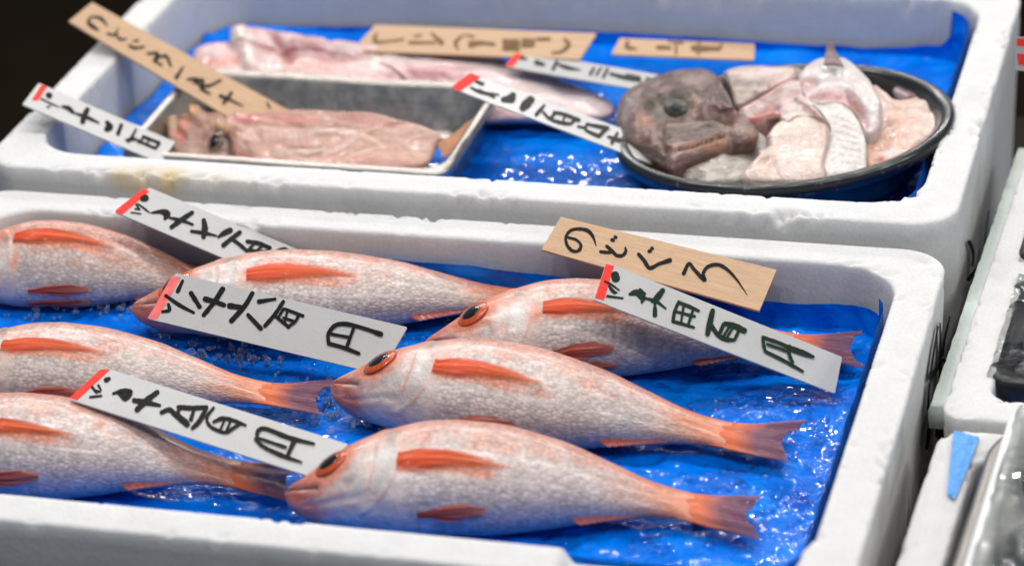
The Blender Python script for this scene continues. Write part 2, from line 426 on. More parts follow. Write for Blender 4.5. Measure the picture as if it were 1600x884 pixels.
# ------------------------------------------------------------------ brush strokes
def catmull(pts, n=8):
    pts = [np.array(p, float) for p in pts]
    if len(pts) == 1: pts = [pts[0], pts[0] + np.array([.5, .3, 0])]
    q = [2*pts[0] - pts[1]] + pts + [2*pts[-1] - pts[-2]]; out = []
    for i in range(1, len(q) - 2):
        for k in range(n):
            t = k/n
            out.append(.5*((2*q[i]) + (-q[i-1] + q[i+1])*t + (2*q[i-1] - 5*q[i] + 4*q[i+1] - q[i+2])*t*t + (-q[i-1] + 3*q[i] - 3*q[i+1] + q[i+2])*t**3))
    out.append(pts[-1]); return np.array(out)
def stroke_poly(pts):
    """left / right rails in the traced plane with round ends"""
    c = catmull(pts); x = c[:, :2]; w = np.maximum(c[:, 2]/2*1.14, 1.)
    w = w*(1 + .10*np.array([vnoise(np.array([i*.6, w[0], x[0, 0]])) for i in range(len(w))]))
    t = np.gradient(x, axis=0); t /= np.maximum(np.linalg.norm(t, axis=1), 1e-6)[:, None]
    nrm = np.column_stack([-t[:, 1], t[:, 0]])
    L, Rr = [], []
    for a in (1.2, .8, .4):     # round start
        L.append(x[0] - t[0]*w[0]*math.sin(a) + nrm[0]*w[0]*math.cos(a)); Rr.append(x[0] - t[0]*w[0]*math.sin(a) - nrm[0]*w[0]*math.cos(a))
    for i in range(len(x)): L.append(x[i] + nrm[i]*w[i]); Rr.append(x[i] - nrm[i]*w[i])
    for a in (.4, .8, 1.2):
        L.append(x[-1] + t[-1]*w[-1]*math.sin(a) + nrm[-1]*w[-1]*math.cos(a)); Rr.append(x[-1] + t[-1]*w[-1]*math.sin(a) - nrm[-1]*w[-1]*math.cos(a))
    return L, Rr
def ink(name, strokes, conv, proj, n, mat, parent, h=.00025):
    V, F = [], []
    for k, s in enumerate(strokes):
        L, Rr = stroke_poly([(p[0], p[1], p[2]) for p in s])
        b = len(V); hh = h + .00003*k
        for a, c in zip(L, Rr):
            V.append(proj(*conv(a)) + n*hh); V.append(proj(*conv(c)) + n*hh)
        for i in range(len(L) - 1): F.append((b + 2*i, b + 2*i + 1, b + 2*i + 3, b + 2*i + 2))
    return mesh(name, V, F, mat, parent, smooth=False)
def outline_round(Q, r, n=4):
    out = []
    for i in range(4):
        a, b, c = Q[i - 1], Q[i], Q[(i + 1) % 4]
        u, v = unit(a - b), unit(c - b)
        for k in range(n + 1):
            t = k/n; out.append(b + u*r*(1 - t)**2 + v*r*t**2)
    return out
def card(name, label, cat, group, Q, thick, mat, bands, strokes, scale, off, inkm=INK, push=0., rad=.0012):
    """Q: corners TL TR BR BL in the world; strokes traced in (pixel-off)*scale"""
    Q = [np.array(q, float) for q in Q]
    if push: Q = [q + unit(CP - q)*push for q in Q]
    n = np.cross(Q[1] - Q[0], Q[3] - Q[0]); n = unit(n)
    if n.dot(CP - Q[0]) < 0: n = -n
    Q[2] = Q[2] - n*n.dot(Q[2] - Q[0])
    o = outline_round(Q, rad); N = len(o)
    c0 = (Q[0] + Q[1] + Q[2] + Q[3])/4; base = np.array([c0[0], c0[1], min(q[2] for q in Q)])
    root = empty(name, tuple(base)); tag(root, label, cat, group)
    xa = unit(Q[1] - Q[0]); ya = np.cross(n, xa)
    V = [p for p in o] + [p - n*thick for p in o]
    uv = [((p - Q[0]).dot(xa)*10, (p - Q[0]).dot(ya)*10) for p in o]*2
    F = [tuple(range(N)), tuple(range(2*N - 1, N - 1, -1))] + [(i, (i + 1) % N + 0, (i + 1) % N + N, i + N) for i in range(N)]
    mesh('card' if mat is CARD else 'board', V, F, mat, root, uv=uv, smooth=False)
    conv = lambda a: (off[0] + a[0]/scale, off[1] + a[1]/scale)
    proj = lambda x, y: Pp(x, y, Q[0], n)
    for bm, poly in bands:
        B = [proj(*conv(p)) + n*.00015 for p in poly]
        mesh('red_band', B, [tuple(range(len(B)))], bm, root, smooth=False)
    if strokes: ink('lettering', strokes, conv, proj, n, inkm, root)
    return root
PT = 'white price tags'; WT = 'wooden name tags'
S = {}
S['T1'] = [[(265,130,44),(288,124,50)],[(215,175,14),(240,215,16)],[(205,210,12),(240,212,12)],[(230,170,10),(275,205,14),(320,240,8)],[(175,238,10),(250,248,10)],
 [(335,240,12),(410,232,34),(455,250,50),(440,283,26)],[(650,240,28),(560,300,36),(490,352,28)],[(478,280,18),(570,300,24),(655,332,16)],
 [(742,300,30),(750,360,42),(740,428,34)],[(645,385,20),(740,398,26),(840,420,12)],[(948,378,38),(900,400,36),(855,430,16)],
 [(1022,395,30),(950,450,30),(895,495,30)],[(950,440,20),(1010,480,26),(1080,540,22)],[(1080,465,24),(1170,480,28),(1260,515,24)],[(1080,540,20),(1140,480,18)],[(1150,545,20),(1200,500,18)],[(1100,535,22),(1220,545,20),(1260,515,18)],[(1310,540,20),(1370,530,30),(1425,555,22)]]
S['T2'] = [[(250,90,16),(220,155,22)],[(150,180,18),(230,235,22),(315,280,16)],[(300,165,26),(350,245,24)],[(130,275,14),(170,265,20),(165,230,14)],
 [(488,140,26),(440,215,26),(375,295,22)],[(385,200,28),(440,215,28),(495,235,24)],[(665,165,22),(620,240,26),(540,330,26)],[(530,240,30),(600,250,26)],
 [(705,215,24),(800,200,16)],[(640,295,22),(715,375,24)],[(850,215,18),(800,290,22),(740,360,20)],[(800,300,16),(880,365,20)],[(860,260,16),(965,300,18)],[(850,260,16),(820,310,14)],[(850,312,14),(910,332,14)],[(880,365,18),(922,332,16),(942,295,16)],[(872,280,12),(860,332,12)],
 [(1120,465,20),(1118,410,20),(1160,357,22),(1230,350,22),(1330,375,18),(1430,410,26)],[(1120,465,20),(1210,490,20),(1300,525,18)],[(1270,370,16),(1230,480,18)],[(1140,410,14),(1250,430,16)]]
S['W1'] = [[(205,175,16),(255,190,16),(285,225,18),(270,260,20),(230,262,20),(195,225,18),(186,175,18),(215,130,18),(270,118,20),(330,130,22),(365,170,18),(385,228,5)],
 [(415,268,18),(450,272,20),(480,272,18)],[(455,232,20),(490,262,20),(520,292,20),(560,292,20),(580,265,18),(577,240,10)],[(490,190,22),(498,193,20)],[(510,172,20),(516,175,18)],
 [(665,285,20),(700,325,22),(738,375,22),(800,348,20),(870,325,26)],[(735,265,22),(742,263,20)],[(752,246,20),(757,248,18)],
 [(962,410,22),(995,348,20),(1030,385,20),(1098,455,22),(1090,410,18),(1125,365,20),(1190,355,20),(1250,388,18),(1310,452,12),(1380,553,3)]]
S['T3'] = [[(163,122,44),(168,140,46)],[(100,160,14),(140,180,14),(190,215,8)],[(125,190,12),(155,225,20),(178,230,6)],[(115,252,14),(210,265,12)],
 [(255,240,16),(300,230,38),(335,262,36),(330,292,12)],[(318,210,14),(348,238,18)],[(460,218,28),(420,270,34),(395,285,18)],[(350,265,14),(420,285,18),(480,330,10)],[(412,300,14),(412,370,28)],
 [(560,290,18),(535,350,20),(525,410,20)],[(560,292,18),(620,315,20),(685,345,16)],[(525,410,18),(655,448,14)],[(545,350,14),(660,380,14)],[(650,340,16),(620,430,16)],[(590,320,14),(575,415,14)],
 [(772,345,26),(755,420,32),(740,490,28)],[(760,425,18),(800,490,24),(850,522,22),(900,528,20)],[(850,425,24),(910,440,30),(970,470,28)],[(840,430,22),(820,478,22)],[(900,450,14),(862,510,14)],[(935,470,18),(910,525,18)],[(880,440,14),(842,500,14)],
 [(1085,510,16),(1090,560,18),(1100,600,16)],[(1085,512,18),(1180,545,18),(1260,580,20)],[(1100,600,16),(1220,660,18),(1335,725,14)],[(1250,570,20),(1250,620,18),(1270,670,18)],[(1110,555,14),(1240,600,14)],[(1250,580,26),(1330,608,30),(1400,635,16)]]
S['T4'] = [[(240,105,28),(255,98,20)],[(160,145,14),(185,175,14)],[(195,135,12),(210,160,10)],[(150,202,12),(212,195,12)],[(180,165,12),(205,172,12)],
 [(280,182,12),(330,170,26),(378,172,24),(350,208,32),(320,185,22)],[(530,175,24),(460,230,32),(415,275,26)],[(400,222,24),(460,232,28),(545,250,14)],
 [(555,290,20),(600,275,26),(640,310,26),(700,358,28)],[(650,260,22),(730,265,24),(810,260,20)],[(660,260,20),(650,300,18),(700,345,20)],[(810,265,20),(770,340,26),(730,380,18)],[(740,270,14),(722,330,20)],
 [(850,265,14),(812,320,16),(832,370,16),(900,402,16),(930,402,16)],[(850,345,14),(900,325,20),(960,335,18),(1032,364,12)],[(992,360,18),(930,402,18)],[(912,335,12),(890,388,12)],[(945,345,12),(925,392,12)],
 [(1095,440,18),(1105,395,20),(1150,385,20),(1280,435,22),(1420,470,14)],[(1090,445,18),(1140,490,18),(1250,540,20),(1350,575,10)],[(1110,440,14),(1260,490,16)],[(1310,450,24),(1270,540,18)]]
S['T5'] = [[(282,180,50),(292,186,50)],[(210,215,16),(300,260,16),(380,295,12)],[(270,295,16),(295,290,16)],[(410,290,18),(470,305,40),(510,340,36)],[(520,350,14),(640,390,30),(765,447,16)],[(655,320,44),(625,380,50),(610,435,46)],
 [(845,445,36),(870,490,60),(840,508,46)],[(980,470,30),(950,550,38)],[(1120,515,20),(1090,570,24),(1050,625,26)],[(1030,612,22),(1100,610,22)],[(1090,590,16),(1150,622,22),(1230,660,22),(1310,692,22)],[(1190,580,24),(1345,640,26)],[(1190,590,20),(1150,640,18)],[(1348,645,24),(1312,690,22)],[(1250,610,16),(1222,655,16)]]
S['T6'] = [[(205,270,20),(250,288,28)],[(165,315,14),(250,352,24),(365,368,16)],[(230,330,12),(335,388,16)],[(472,370,44),(455,395,56),(400,402,34)],[(600,405,52),(565,440,60),(545,462,46)],
 [(700,445,16),(660,490,26),(640,512,22)],[(690,492,16),(740,542,20),(830,572,26),(890,578,20)],[(770,495,20),(850,512,24),(950,552,26)],[(780,500,20),(742,540,18)],[(850,520,16),(832,567,14)],[(920,552,20),(892,578,18)],
 [(940,598,10),(1000,608,18)],[(1010,580,16),(1000,622,18),(1090,667,22)],[(1010,582,16),(1160,612,26)],[(1150,612,26),(1100,667,24)],[(1160,672,12),(1220,692,26),(1300,712,14)],[(1230,650,18),(1190,718,22)]]
S['T7'] = [[(535,98,30),(572,108,14)],[(645,132,34),(695,148,24)],[(790,125,20),(765,180,24)],[(790,140,16),(860,168,26),(960,188,10)],[(1060,175,18),(1035,218,20)],[(1112,175,14),(1080,222,16)],[(1160,180,18),(1130,240,20)],[(1180,215,18),(1280,242,28),(1390,258,28)],[(1300,225,18),(1390,248,24)],[(1450,255,24),(1500,264,20)]]
S['W2'] = [[(182,160,10),(235,212,16)],[(235,212,14),(190,190,14),(165,155,14),(200,120,14),(260,135,20),(300,180,10)],[(305,238,14),(350,245,14),(377,200,8)],[(355,235,12),(390,276,16),(430,275,12)],[(455,320,16),(490,337,18),(555,328,14)],[(480,290,10),(515,286,12)],
 [(580,375,14),(650,377,20),(625,430,20),(660,402,14),(710,395,20),(742,462,14)],[(640,435,14),(680,457,12)],[(825,472,14),(780,542,22)],[(860,555,14),(920,552,20)],[(900,580,14),(960,560,20),(960,620,18)],[(930,590,18),(1000,602,18),(1090,560,12)],[(950,620,18),(1012,657,12)],[(1162,650,18),(1110,717,20)],[(1085,670,20),(1140,692,16),(1242,742,8)],[(1410,720,12),(1430,755,10)]]
S['W3'] = [[(190,100,18),(182,140,22),(230,146,16),(360,130,14)],[(400,150,18),(560,150,14)],[(430,110,12),(472,105,12)],[(540,95,14),(600,150,28)],[(730,105,12),(688,150,22),(702,188,12)],[(750,102,10),(800,112,12)],[(785,160,36),(850,152,22),(930,160,18)],
 [(990,140,20),(1080,143,20)],[(990,165,18),(1080,168,18)],[(990,188,18),(1080,192,18)],[(1000,140,16),(1000,190,16)],[(1070,142,16),(1068,192,16)],[(1110,135,18),(1172,142,22)],[(1110,165,26),(1170,162,26)],[(1190,130,10),(1275,128,16)],[(1370,130,14),(1395,165,22),(1345,208,14),(1290,215,8)]]
S['W4'] = [[(250,95,26),(246,150,42),(335,167,16)],[(540,152,34),(655,156,32)],[(640,98,14),(780,110,22)],[(715,110,18),(716,212,22)],[(880,160,44),(930,165,60),(1000,165,44),(1130,165,30)],[(1150,130,26),(1130,182,20)],[(935,100,18),(930,222,18)]]
card('price_tag','white price tag with red end leaning on the back wall behind two fish','price tag',PT,[(-.459,-.041,.158),(-.323,-.059,.118),(-.333,-.089,.116),(-.469,-.070,.156)],.0009,CARD,[(RED,[(45,225),(100,258),(320,72),(268,48)])],S['T1'],5.,(170,285),push=-.030)
card('price_tag','white price tag with faded pink end covering the lower half of a fish','price tag',PT,[(-.424,-.097,.134),(-.285,-.107,.116),(-.294,-.133,.100),(-.433,-.123,.118)],.0009,CARD,[(PINKT,[(185,62),(240,70),(98,320),(44,312)])],S['T2'],3.8095,(220,415),push=.004)
card('price_tag','white price tag with dark green lettering lying over a fish near the right wall','price tag',PT,[(-.174,-.090,.156),(-.048,-.079,.102),(-.047,-.107,.096),(-.174,-.120,.149)],.0009,CARD,[(RED,[(108,48),(158,62),(95,278),(38,262)])],S['T3'],4.,(920,400),INKG)
card('price_tag','white price tag with a narrow red end across the two fish at lower left','price tag',PT,[(-.409,-.227,.146),(-.271,-.251,.128),(-.281,-.281,.126),(-.419,-.257,.144)],.0009,CARD,[(RED,[(208,42),(262,46),(75,220),(30,206)])],S['T4'],3.6364,(100,565),push=-.024)
card('price_tag','white price tag jutting over the far left wall out of the steel tray','price tag',PT,[(-.584,.086,.161),(-.495,.083,.127),(-.494,.054,.126),(-.582,.056,.160)],.0009,CARD,[(RED,[(210,82),(272,96),(180,236),(118,226)])],S['T5'],6.1538,(30,120))
card('price_tag','white price tag with red end running under the brown fish head','price tag',PT,[(-.317,.139,.159),(-.189,.118,.128),(-.190,.087,.129),(-.321,.112,.161)],.0009,CARD,[(RED,[(160,206),(243,236),(85,343),(22,310)])],S['T6'],4.653,(700,70),INKF,push=-.016)
card('price_tag','small white price tag farthest back, ending behind the brown fish head','price tag',PT,[(-.308,.227,.136),(-.205,.200,.136),(-.209,.171,.139),(-.311,.198,.138)],.0009,CARD,[(RED,[(492,62),(550,72),(468,165),(417,152)])],S['T7'],4.653,(700,70),INKF,push=-.034)
card('name_tag','wooden name tag with four big characters leaning on the front box back wall','name tag',WT,[(-.219,-.017,.144),(-.092,-.033,.128),(-.096,-.064,.119),(-.224,-.043,.136)],.0014,WOOD,[],S['W1'],4.2105,(840,330),rad=.0005)
card('name_tag','wooden name tag slanting out of the steel tray over the left wall','name tag',WT,[(-.567,.143,.193),(-.416,.100,.141),(-.427,.069,.138),(-.573,.118,.190)],.0014,WOOD,[],S['W2'],4.4444,(100,0),push=-.078,rad=.0005)
card('name_tag','long wooden name tag with pale brown writing behind the pink fillets','name tag',WT,[(-.431,.293,.121),(-.273,.285,.126),(-.275,.246,.124),(-.435,.253,.119)],.0014,WOOD,[],S['W3'],4.,(540,30),INKB,rad=.0005)
card('name_tag','short wooden name tag behind the black round tray','name tag',WT,[(-.260,.295,.119),(-.170,.303,.116),(-.166,.279,.114),(-.260,.270,.118)],.0014,WOOD,[],S['W4'],6.1538,(940,50),INKB,rad=.002)

# ink on the box sides
def side_ink(boxo, strokes, x):
    n = np.array([1., 0, 0])
    ink('brush_mark', strokes, lambda a: (a[0], a[1]), lambda a, b: Px(a, b, x + .0), n, INK, boxo, .0006)
side_ink(front, [[(1464,510,2.2),(1458,545,3.4),(1451,592,3.4)],[(1467,505,2.2),(1468,560,4.5),(1466,620,4.5),(1462,680,4.5)],[(1482,495,2.2),(1474,530,3.4),(1471,555,3.4)],[(1451,590,5.6),(1462,575,5.6),(1472,562,4.5),(1481,572,5.6)],[(1450,600,2.2),(1448,640,3.4),(1452,635,4.5),(1450,665,4.5),(1446,700,4.5)]], .0005)
side_ink(back, [[(1513,378,6),(1519,395,4),(1518,415,3)],[(1535,405,3),(1524,420,4),(1512,436,6)],[(1543,330,2),(1537,375,2),(1536,402,3)]], .0006)

# ------------------------------------------------------------------ blue plastic sheets
def sdf_rr(x, y, cx, cy, hx, hy, r):
    qx = np.abs(x - cx) - hx + r; qy = np.abs(y - cy) - hy + r
    out = np.hypot(np.maximum(qx, 0), np.maximum(qy, 0)); ins = np.minimum(np.maximum(qx, qy), 0)
    d = out + ins - r
    gx = np.where(qx > 0, np.maximum(qx, 0), 0)*np.sign(x - cx); gy = np.where(qy > 0, np.maximum(qy, 0), 0)*np.sign(y - cy)
    both = (qx <= 0) & (qy <= 0)
    gx = np.where(both, np.where(qx > qy, np.sign(x - cx), 0), gx); gy = np.where(both, np.where(qx > qy, 0, np.sign(y - cy)), gy)
    L = np.maximum(np.hypot(gx, gy), 1e-9); return d, gx/L, gy/L
def film_sheet(name, x0, x1, y0, y1, base, climb, r, seed, step=.0022, amp=1.):
    m = .04; xs = np.arange(x0 - m, x1 + m, step); ys = np.arange(y0 - m, y1 + m, step)
    X, Y = np.meshgrid(xs, ys, indexing='ij')
    p = np.stack([X, Y, np.zeros_like(X)], -1)
    d, gx, gy = sdf_rr(X, Y, (x0 + x1)/2, (y0 + y1)/2, (x1 - x0)/2 - .001, (y1 - y0)/2 - .001, r)
    e = np.maximum(d, 0)
    top = climb(X - gx*e, Y - gy*e, gx, gy)                     # height reached on the wall
    fr = np.clip(e/m, 0, 1)
    near = sst(-.02, 0, d)
    rid = 1 - np.abs(fbm(p*np.array([26, 60, 1]) + fbm(p*12, seed + 3)[..., None]*1.4, seed))*2.2
    z = base + amp*(.0040*fbm(p*14, seed + 1, 3) +   .0036*rid*sst(-.1, .4, fbm(p*9, seed + 7)) + .0016*np.clip(.25 - np.abs(fbm(p*np.array([34, 50, 1]) + 1.2*fbm(p*15, seed + 12)[..., None], seed + 2, 2)), 0, 1)*2 + .0011*np.clip(.2 - np.abs(fbm(p*np.array([70, 95, 1]) + 1.5*fbm(p*30, seed + 21)[..., None], seed + 22, 2)), 0, 1)*4)
    z = z + near*.004*(1 - sst(0, .1, fr))
    zw = z + (top - z)*fr
    Xn, Yn = X - gx*e, Y - gy*e
    wob = .0016*fbm(np.stack([Xn*40, Yn*40, zw*60], -1), seed + 4)
    off = (.0014 + np.abs(wob))*(e > 0)
    Xn = Xn - gx*off; Yn = Yn - gy*off
    V = np.stack([Xn, Yn, zw], -1).reshape(-1, 3)
    o = mesh(name, V, gridf(len(xs), len(ys)), FILM)
    film_sheet.h = (xs, ys, zw)
    return o
def film_z(x, y):
    xs, ys, zw = FRONT_H
    return zw[min(max(int((x - xs[0])/(xs[1] - xs[0])), 0), len(xs) - 1), min(max(int((y - ys[0])/(ys[1] - ys[0])), 0), len(ys) - 1)]
FX = (-.5655, -.0265); FY = (-.3240, -.0280)
def climb_f(x, y, gx, gy):
    tb = np.interp(x, [-.56, -.40, -.345, -.33, -.30, -.27, -.22, -.1, -.03], [.098, .100, .106, .1175, .1165, .116, .113, .1065, .1095])
    t = np.where(gy > .5, tb, .121); t = np.where(gx < -.5, .094, t)
    return t + .0012*fbm(np.stack([x*60, y*60, x*0], -1), 3)
FB = .0875
fs = film_sheet('plastic_sheet', FX[0], FX[1], FY[0], FY[1], FB, climb_f, .03, 5)
FRONT_H = film_sheet.h
tag(fs, 'wet wrinkled blue plastic sheet lining the box of whole red fish', 'plastic sheet', 'blue plastic liners')
BB = .0955
def climb_b(x, y, gx, gy):
    tb = np.interp(x, [-.56, -.50, -.30, -.22, -.1, -.05, -.03], [.099, .1015, .1085, .1075, .1055, .110, .133])
    t = np.where(gy > .5, tb, .122); t = np.where(gx < -.5, .097, t); t = np.where(gx > .5, .136, t)
    return t + .0012*fbm(np.stack([x*50, y*50, x*0], -1), 4)
fb = film_sheet('plastic_sheet', -.566, -.026, .033, .3315, BB, climb_b, .03, 15, .003, .8)
tag(fb, 'blue plastic sheet under the trays in the rear box', 'plastic sheet', 'blue plastic liners')

# ------------------------------------------------------------------ whole red fish
ST = np.array([0, .012, .035, .07, .12, .2, .3, .42, .55, .68, .78, .83, .86])
DD = np.array([.006, .020, .036, .058, .084, .117, .138, .136, .113, .076, .047, .043, .044])
VV = np.array([.006, .030, .050, .069, .088, .108, .120, .116, .096, .064, .043, .040, .041])
TT = np.array([.004, .018, .032, .050, .068, .086, .095, .090, .072, .044, .024, .017, .010])
ZC = ([0, .12, .35, .6, .83, 1.], [.016, .021, .0235, .020, .0125, .008])
def spl(x, xs, ys):
    # smooth (monotone cubic) interpolation
    h = np.diff(xs); dl = np.diff(ys)/h; m = np.zeros(len(xs)); m[1:-1] = np.where(dl[:-1]*dl[1:] > 0, 2*dl[:-1]*dl[1:]/(dl[:-1] + dl[1:] + 1e-12), 0)
    m[0], m[-1] = dl[0], dl[-1]
    i = np.clip(np.searchsorted(xs, x) - 1, 0, len(xs) - 2); t = (x - xs[i])/h[i]
    return (2*t**3 - 3*t**2 + 1)*ys[i] + (t**3 - 2*t**2 + t)*h[i]*m[i] + (-2*t**3 + 3*t**2)*ys[i+1] + (t**3 - t**2)*h[i]*m[i+1]
FG = 'whole red fish'
def gauss(x, w): return np.exp(-(x/w)**2)
class Fish:
    def __init__(s, label, snout, tail, base=FB, roll=15, fat=1., arch=.02, zup=0., bend=0., seed=0, eye=True, pect=(.26, .21, 106, 15), pel=((.30, .14, 163, 12),), anal=True,
                 tailspan=.073, tone=1., eye_s=.098, eye_phi=80, zt=None, tail_roll=0.):
        s.seed = seed; zs = base + .017 + zup; zt = base + (.010 if zt is None else zt)
        A = P(*snout, zs); B = P(*tail, zt); s.A = A; s.L = np.linalg.norm(B - A); s.X = unit(B - A)
        Y0 = unit(np.cross(np.array([0, 0, 1.]), s.X)); Z0 = np.cross(s.X, Y0); r = math.radians(roll)
        s.Y0, s.Z0 = Y0, Z0; s.r = r
        s.fat, s.arch, s.bend = fat, arch, bend; s.zA, s.zB = zs, zt; s.base = base; s.zup = zup
        root = empty('red_fish', (A[0], A[1], base)); tag(root, label, 'fish', FG); s.root = root
        s.es, s.ep, s.tone, s.pc = eye_s, eye_phi, tone, pect; s.body(); s.tail(tailspan, tail_roll)
        if eye: s.eye(eye_s, eye_phi)
        if pect: s.flank_fin('pectoral_fin', PEC, *pect, sag=6)
        for q in pel: s.flank_fin('pelvic_fin', PELV, *q, sag=-4)
        if anal: s.edge_fin('anal_fin', .60, .735, 180, .022, PELV, spine=.3)
        s.edge_fin('dorsal_fin', .30, .72, 4, .018, DORS, spine=1.)
    def centre(s, sv):
        sv = np.asarray(sv, float)
        line = s.zA + (s.zB - s.zA)*sv
        zc = s.base + np.interp(sv, *ZC) + s.zup*(1 - sst(.3, 1, sv))
        zc = np.where(sv < .9, zc, line)*1.
        wz = zc - line; wz = wz*sst(0, .15, sv)*(1 - sst(.85, 1, sv))
        ya = s.L*(s.arch*4*sv*(1 - sv) + s.bend*sst(.5, 1, sv)*(1 - sst(.97, 1.3, sv)))
        return s.A + s.X*(sv*s.L)[..., None] + s.Y0*ya[..., None] + np.array([0, 0, 1.])*wz[..., None]
    def frame(s, sv):
        k = 1 - sst(.5, .95, np.asarray(sv, float))*.75      # tail relaxes to lie flatter
        r = s.r*k
        Y = np.cos(r)[..., None]*s.Y0 + np.sin(r)[..., None]*s.Z0
        Z = -np.sin(r)[..., None]*s.Y0 + np.cos(r)[..., None]*s.Z0
        return Y, Z
    def disp(s, sv, ph):
        """relief of head, gill cover, mouth; ph in degrees, 0 back, 90 flank, 180 belly"""
        a = np.where(ph > 180, 360 - ph, ph)
        op = .262 - .00003*(a - 95)**2*(.6) + .010*np.cos(np.radians(a*2))
        d = -.0022*(1 - sst(-.004, .012, op - sv))*0
        d = d + .0008*sst(-.030, -.001, sv - op)*(1 - sst(0., .003, sv - op))*((a > 35) & (a < 165))
        pre = .185 + .012*np.cos(np.radians((a - 100)*1.6))
        d = d - .0006*gauss(sv - pre, .004)*sst(60, 80, a)*(1 - sst(140, 160, a))
        d = d + .0002*gauss(sv - pre + .016, .012)*sst(60, 80, a)*(1 - sst(140, 160, a))
        mp = 92 + (sv/.085)*26
        gm = gauss(a - mp, 6.5)*(1 - sst(.075, .092, sv))*sst(.0, .006, sv)
        d = d - .0024*gm
        d = d + .0007*gauss(a - mp - 17, 11)*(1 - sst(.07, .12, sv))*sst(0, .02, sv)   # lip / jaw
        mx = gauss(sv - .085, .022)*gauss(a - 112, 13); d = d + .0012*mx
        # creases under the eye and on the throat
        d = d - .0007*gauss(a - (104 + 60*(sv - .1)), 4)*sst(.07, .09, sv)*(1 - sst(.15, .17, sv))
        d = d - .0009*gauss(a - (150 - 70*(sv - .05)), 5)*sst(.03, .06, sv)*(1 - sst(.17, .2, sv))
        return .75*d*s.L/.24
    def surf(s, sv, ph):
        sv = np.asarray(sv, float); ph = np.asarray(ph, float)
        D = spl(sv, ST, DD)*s.L*s.fat; Vv = spl(sv, ST, VV)*s.L*s.fat; T = spl(sv, ST, TT)*s.L*s.fat
        a = np.radians(ph); c, n = np.cos(a), np.sin(a)
        y = np.where(c > 0, D*np.sign(c)*np.abs(c)**1.05, Vv*np.sign(c)*np.abs(c)**1.0)
        z = T*np.sign(n)*np.abs(n)**.92
        Y, Z = s.frame(sv)
        nr = np.stack([c/np.maximum((D + Vv)/2, 1e-4), n/np.maximum(T, 1e-4)], -1); nr /= np.linalg.norm(nr, axis=-1, keepdims=True)
        d = s.disp(sv, ph)
        y = y + nr[..., 0]*d; z = z + nr[..., 1]*d
        return s.centre(sv) + Y*y[..., None] + Z*z[..., None]
    def normal(s, sv, ph):
        e = .004; du = s.surf(np.asarray(sv) + e, ph) - s.surf(np.asarray(sv) - e, ph); dv = s.surf(sv, np.asarray(ph) + 1.5) - s.surf(sv, np.asarray(ph) - 1.5)
        n = np.cross(du, dv); n /= np.maximum(np.linalg.norm(n, axis=-1, keepdims=True), 1e-12)
        Y, Z = s.frame(np.asarray(sv, float)); a = np.radians(np.asarray(ph, float)); ref = Y*np.cos(a)[..., None] + Z*np.sin(a)[..., None]
        return n*np.sign((n*ref).sum(-1, keepdims=True))
    def colour(s, sv, ph):
        a = np.where(ph > 180, 360 - ph, ph)
        q = np.stack([sv*s.L, a/57.3*.028, np.full_like(sv, s.seed*3.7)], -1)
        n1 = fbm(q*60, s.seed); n2 = fbm(q*160, s.seed + 3, 3); n3 = fbm(q*np.array([18, 90, 1]), s.seed + 8, 3); n4 = fbm(q*28, s.seed + 12, 3)
        silver = np.array((.58, .475, .435))*s.tone; c = np.tile(silver, sv.shape + (1,))
        c = mixc(c, (.66, .56, .52), np.clip(.5 + n4*1.5, 0, 1))
        c = mixc(c, (.60, .33, .26), np.clip(.30 + n1*2.0, 0, .85)*(1 - sst(88, 118, a)))
        c = mixc(c, (.58, .185, .105), sst(0, 1, 1 - sst(34, 84, a + n1*42))*.66)
        c = mixc(c, (.40, .34, .36), sst(128, 168, a + n1*14)*.45)                     # bluish belly
        c = mixc(c, (.44, .40, .38), np.clip(n4*1.8 + .05, 0, .6)*sst(.38, .6, sv)*sst(80, 115, a))
        # peduncle and tail root
        c = mixc(c, (.70, .20, .075), sst(.66, .80, sv + n1*.05 - (a - 90)*.0004)*.85)
        # head
        h = 1 - sst(.235, .275, sv)
        c = mixc(c, (.58, .50, .455), h*sst(70, 100, a)*.7)
        c = mixc(c, (.60, .30, .24), h*np.clip(n2*3 - .1, 0, 1)*.5)
        c = mixc(c, (.36, .33, .32), h*sst(95, 110, a)*np.clip(n1*3.2 - .15, 0, 1)*.6)
        c = mixc(c, (.66, .24, .15), h*(1 - sst(40, 88, a + n1*24))*.75)
        sn = 1 - sst(.035, .105, sv + n1*.02 - (a - 100)*.00018)
        c = mixc(c, (.48, .115, .070), sn*np.clip(.82 + n2*.9, .4, .97))
        c = mixc(c, (.58, .38, .40), sn*sst(.12, .38, n1)*.45)
        jaw = (1 - sst(.06, .15, sv))*sst(112, 128, a)*(1 - sst(165, 180, a)*.2)
        c = mixc(c, (.40, .105, .090), jaw*np.clip(.72 + n1*.9, .3, .9))
        ring = np.hypot((sv - s.es)*s.L, (a - s.ep)/57.3*spl(np.full(1, s.es), ST, DD)[0]*s.L*.95)
        c = mixc(c, (.60, .15, .06), (1 - sst(.0105, .0175, ring))*.8)
        pre = .185 + .012*np.cos(np.radians((a - 100)*1.6))
        c = mixc(c, (.60, .26, .20), gauss(sv - pre, .0045)*sst(55, 75, a)*(1 - sst(120, 140, a))*np.clip(.45 + n1*1.8, 0, .9))
        op = .262 - .000018*(a - 95)**2 + .010*np.cos(np.radians(a*2))
        c = mixc(c, (.55, .30, .24), gauss(sv - op, .0035)*sst(40, 60, a)*(1 - sst(140, 165, a))*np.clip(.45 + n1*1.6, 0, .9))
        c = mixc(c, (.66, .63, .60), gauss(sv - .225, .030)*gauss(a - 92, 22)*.75)
        c = mixc(c, (.22, .21, .20), gauss(sv - .225, .022)*gauss(a - 60, 11)*np.clip(.75 + n2*1.5, 0, 1)*.9)
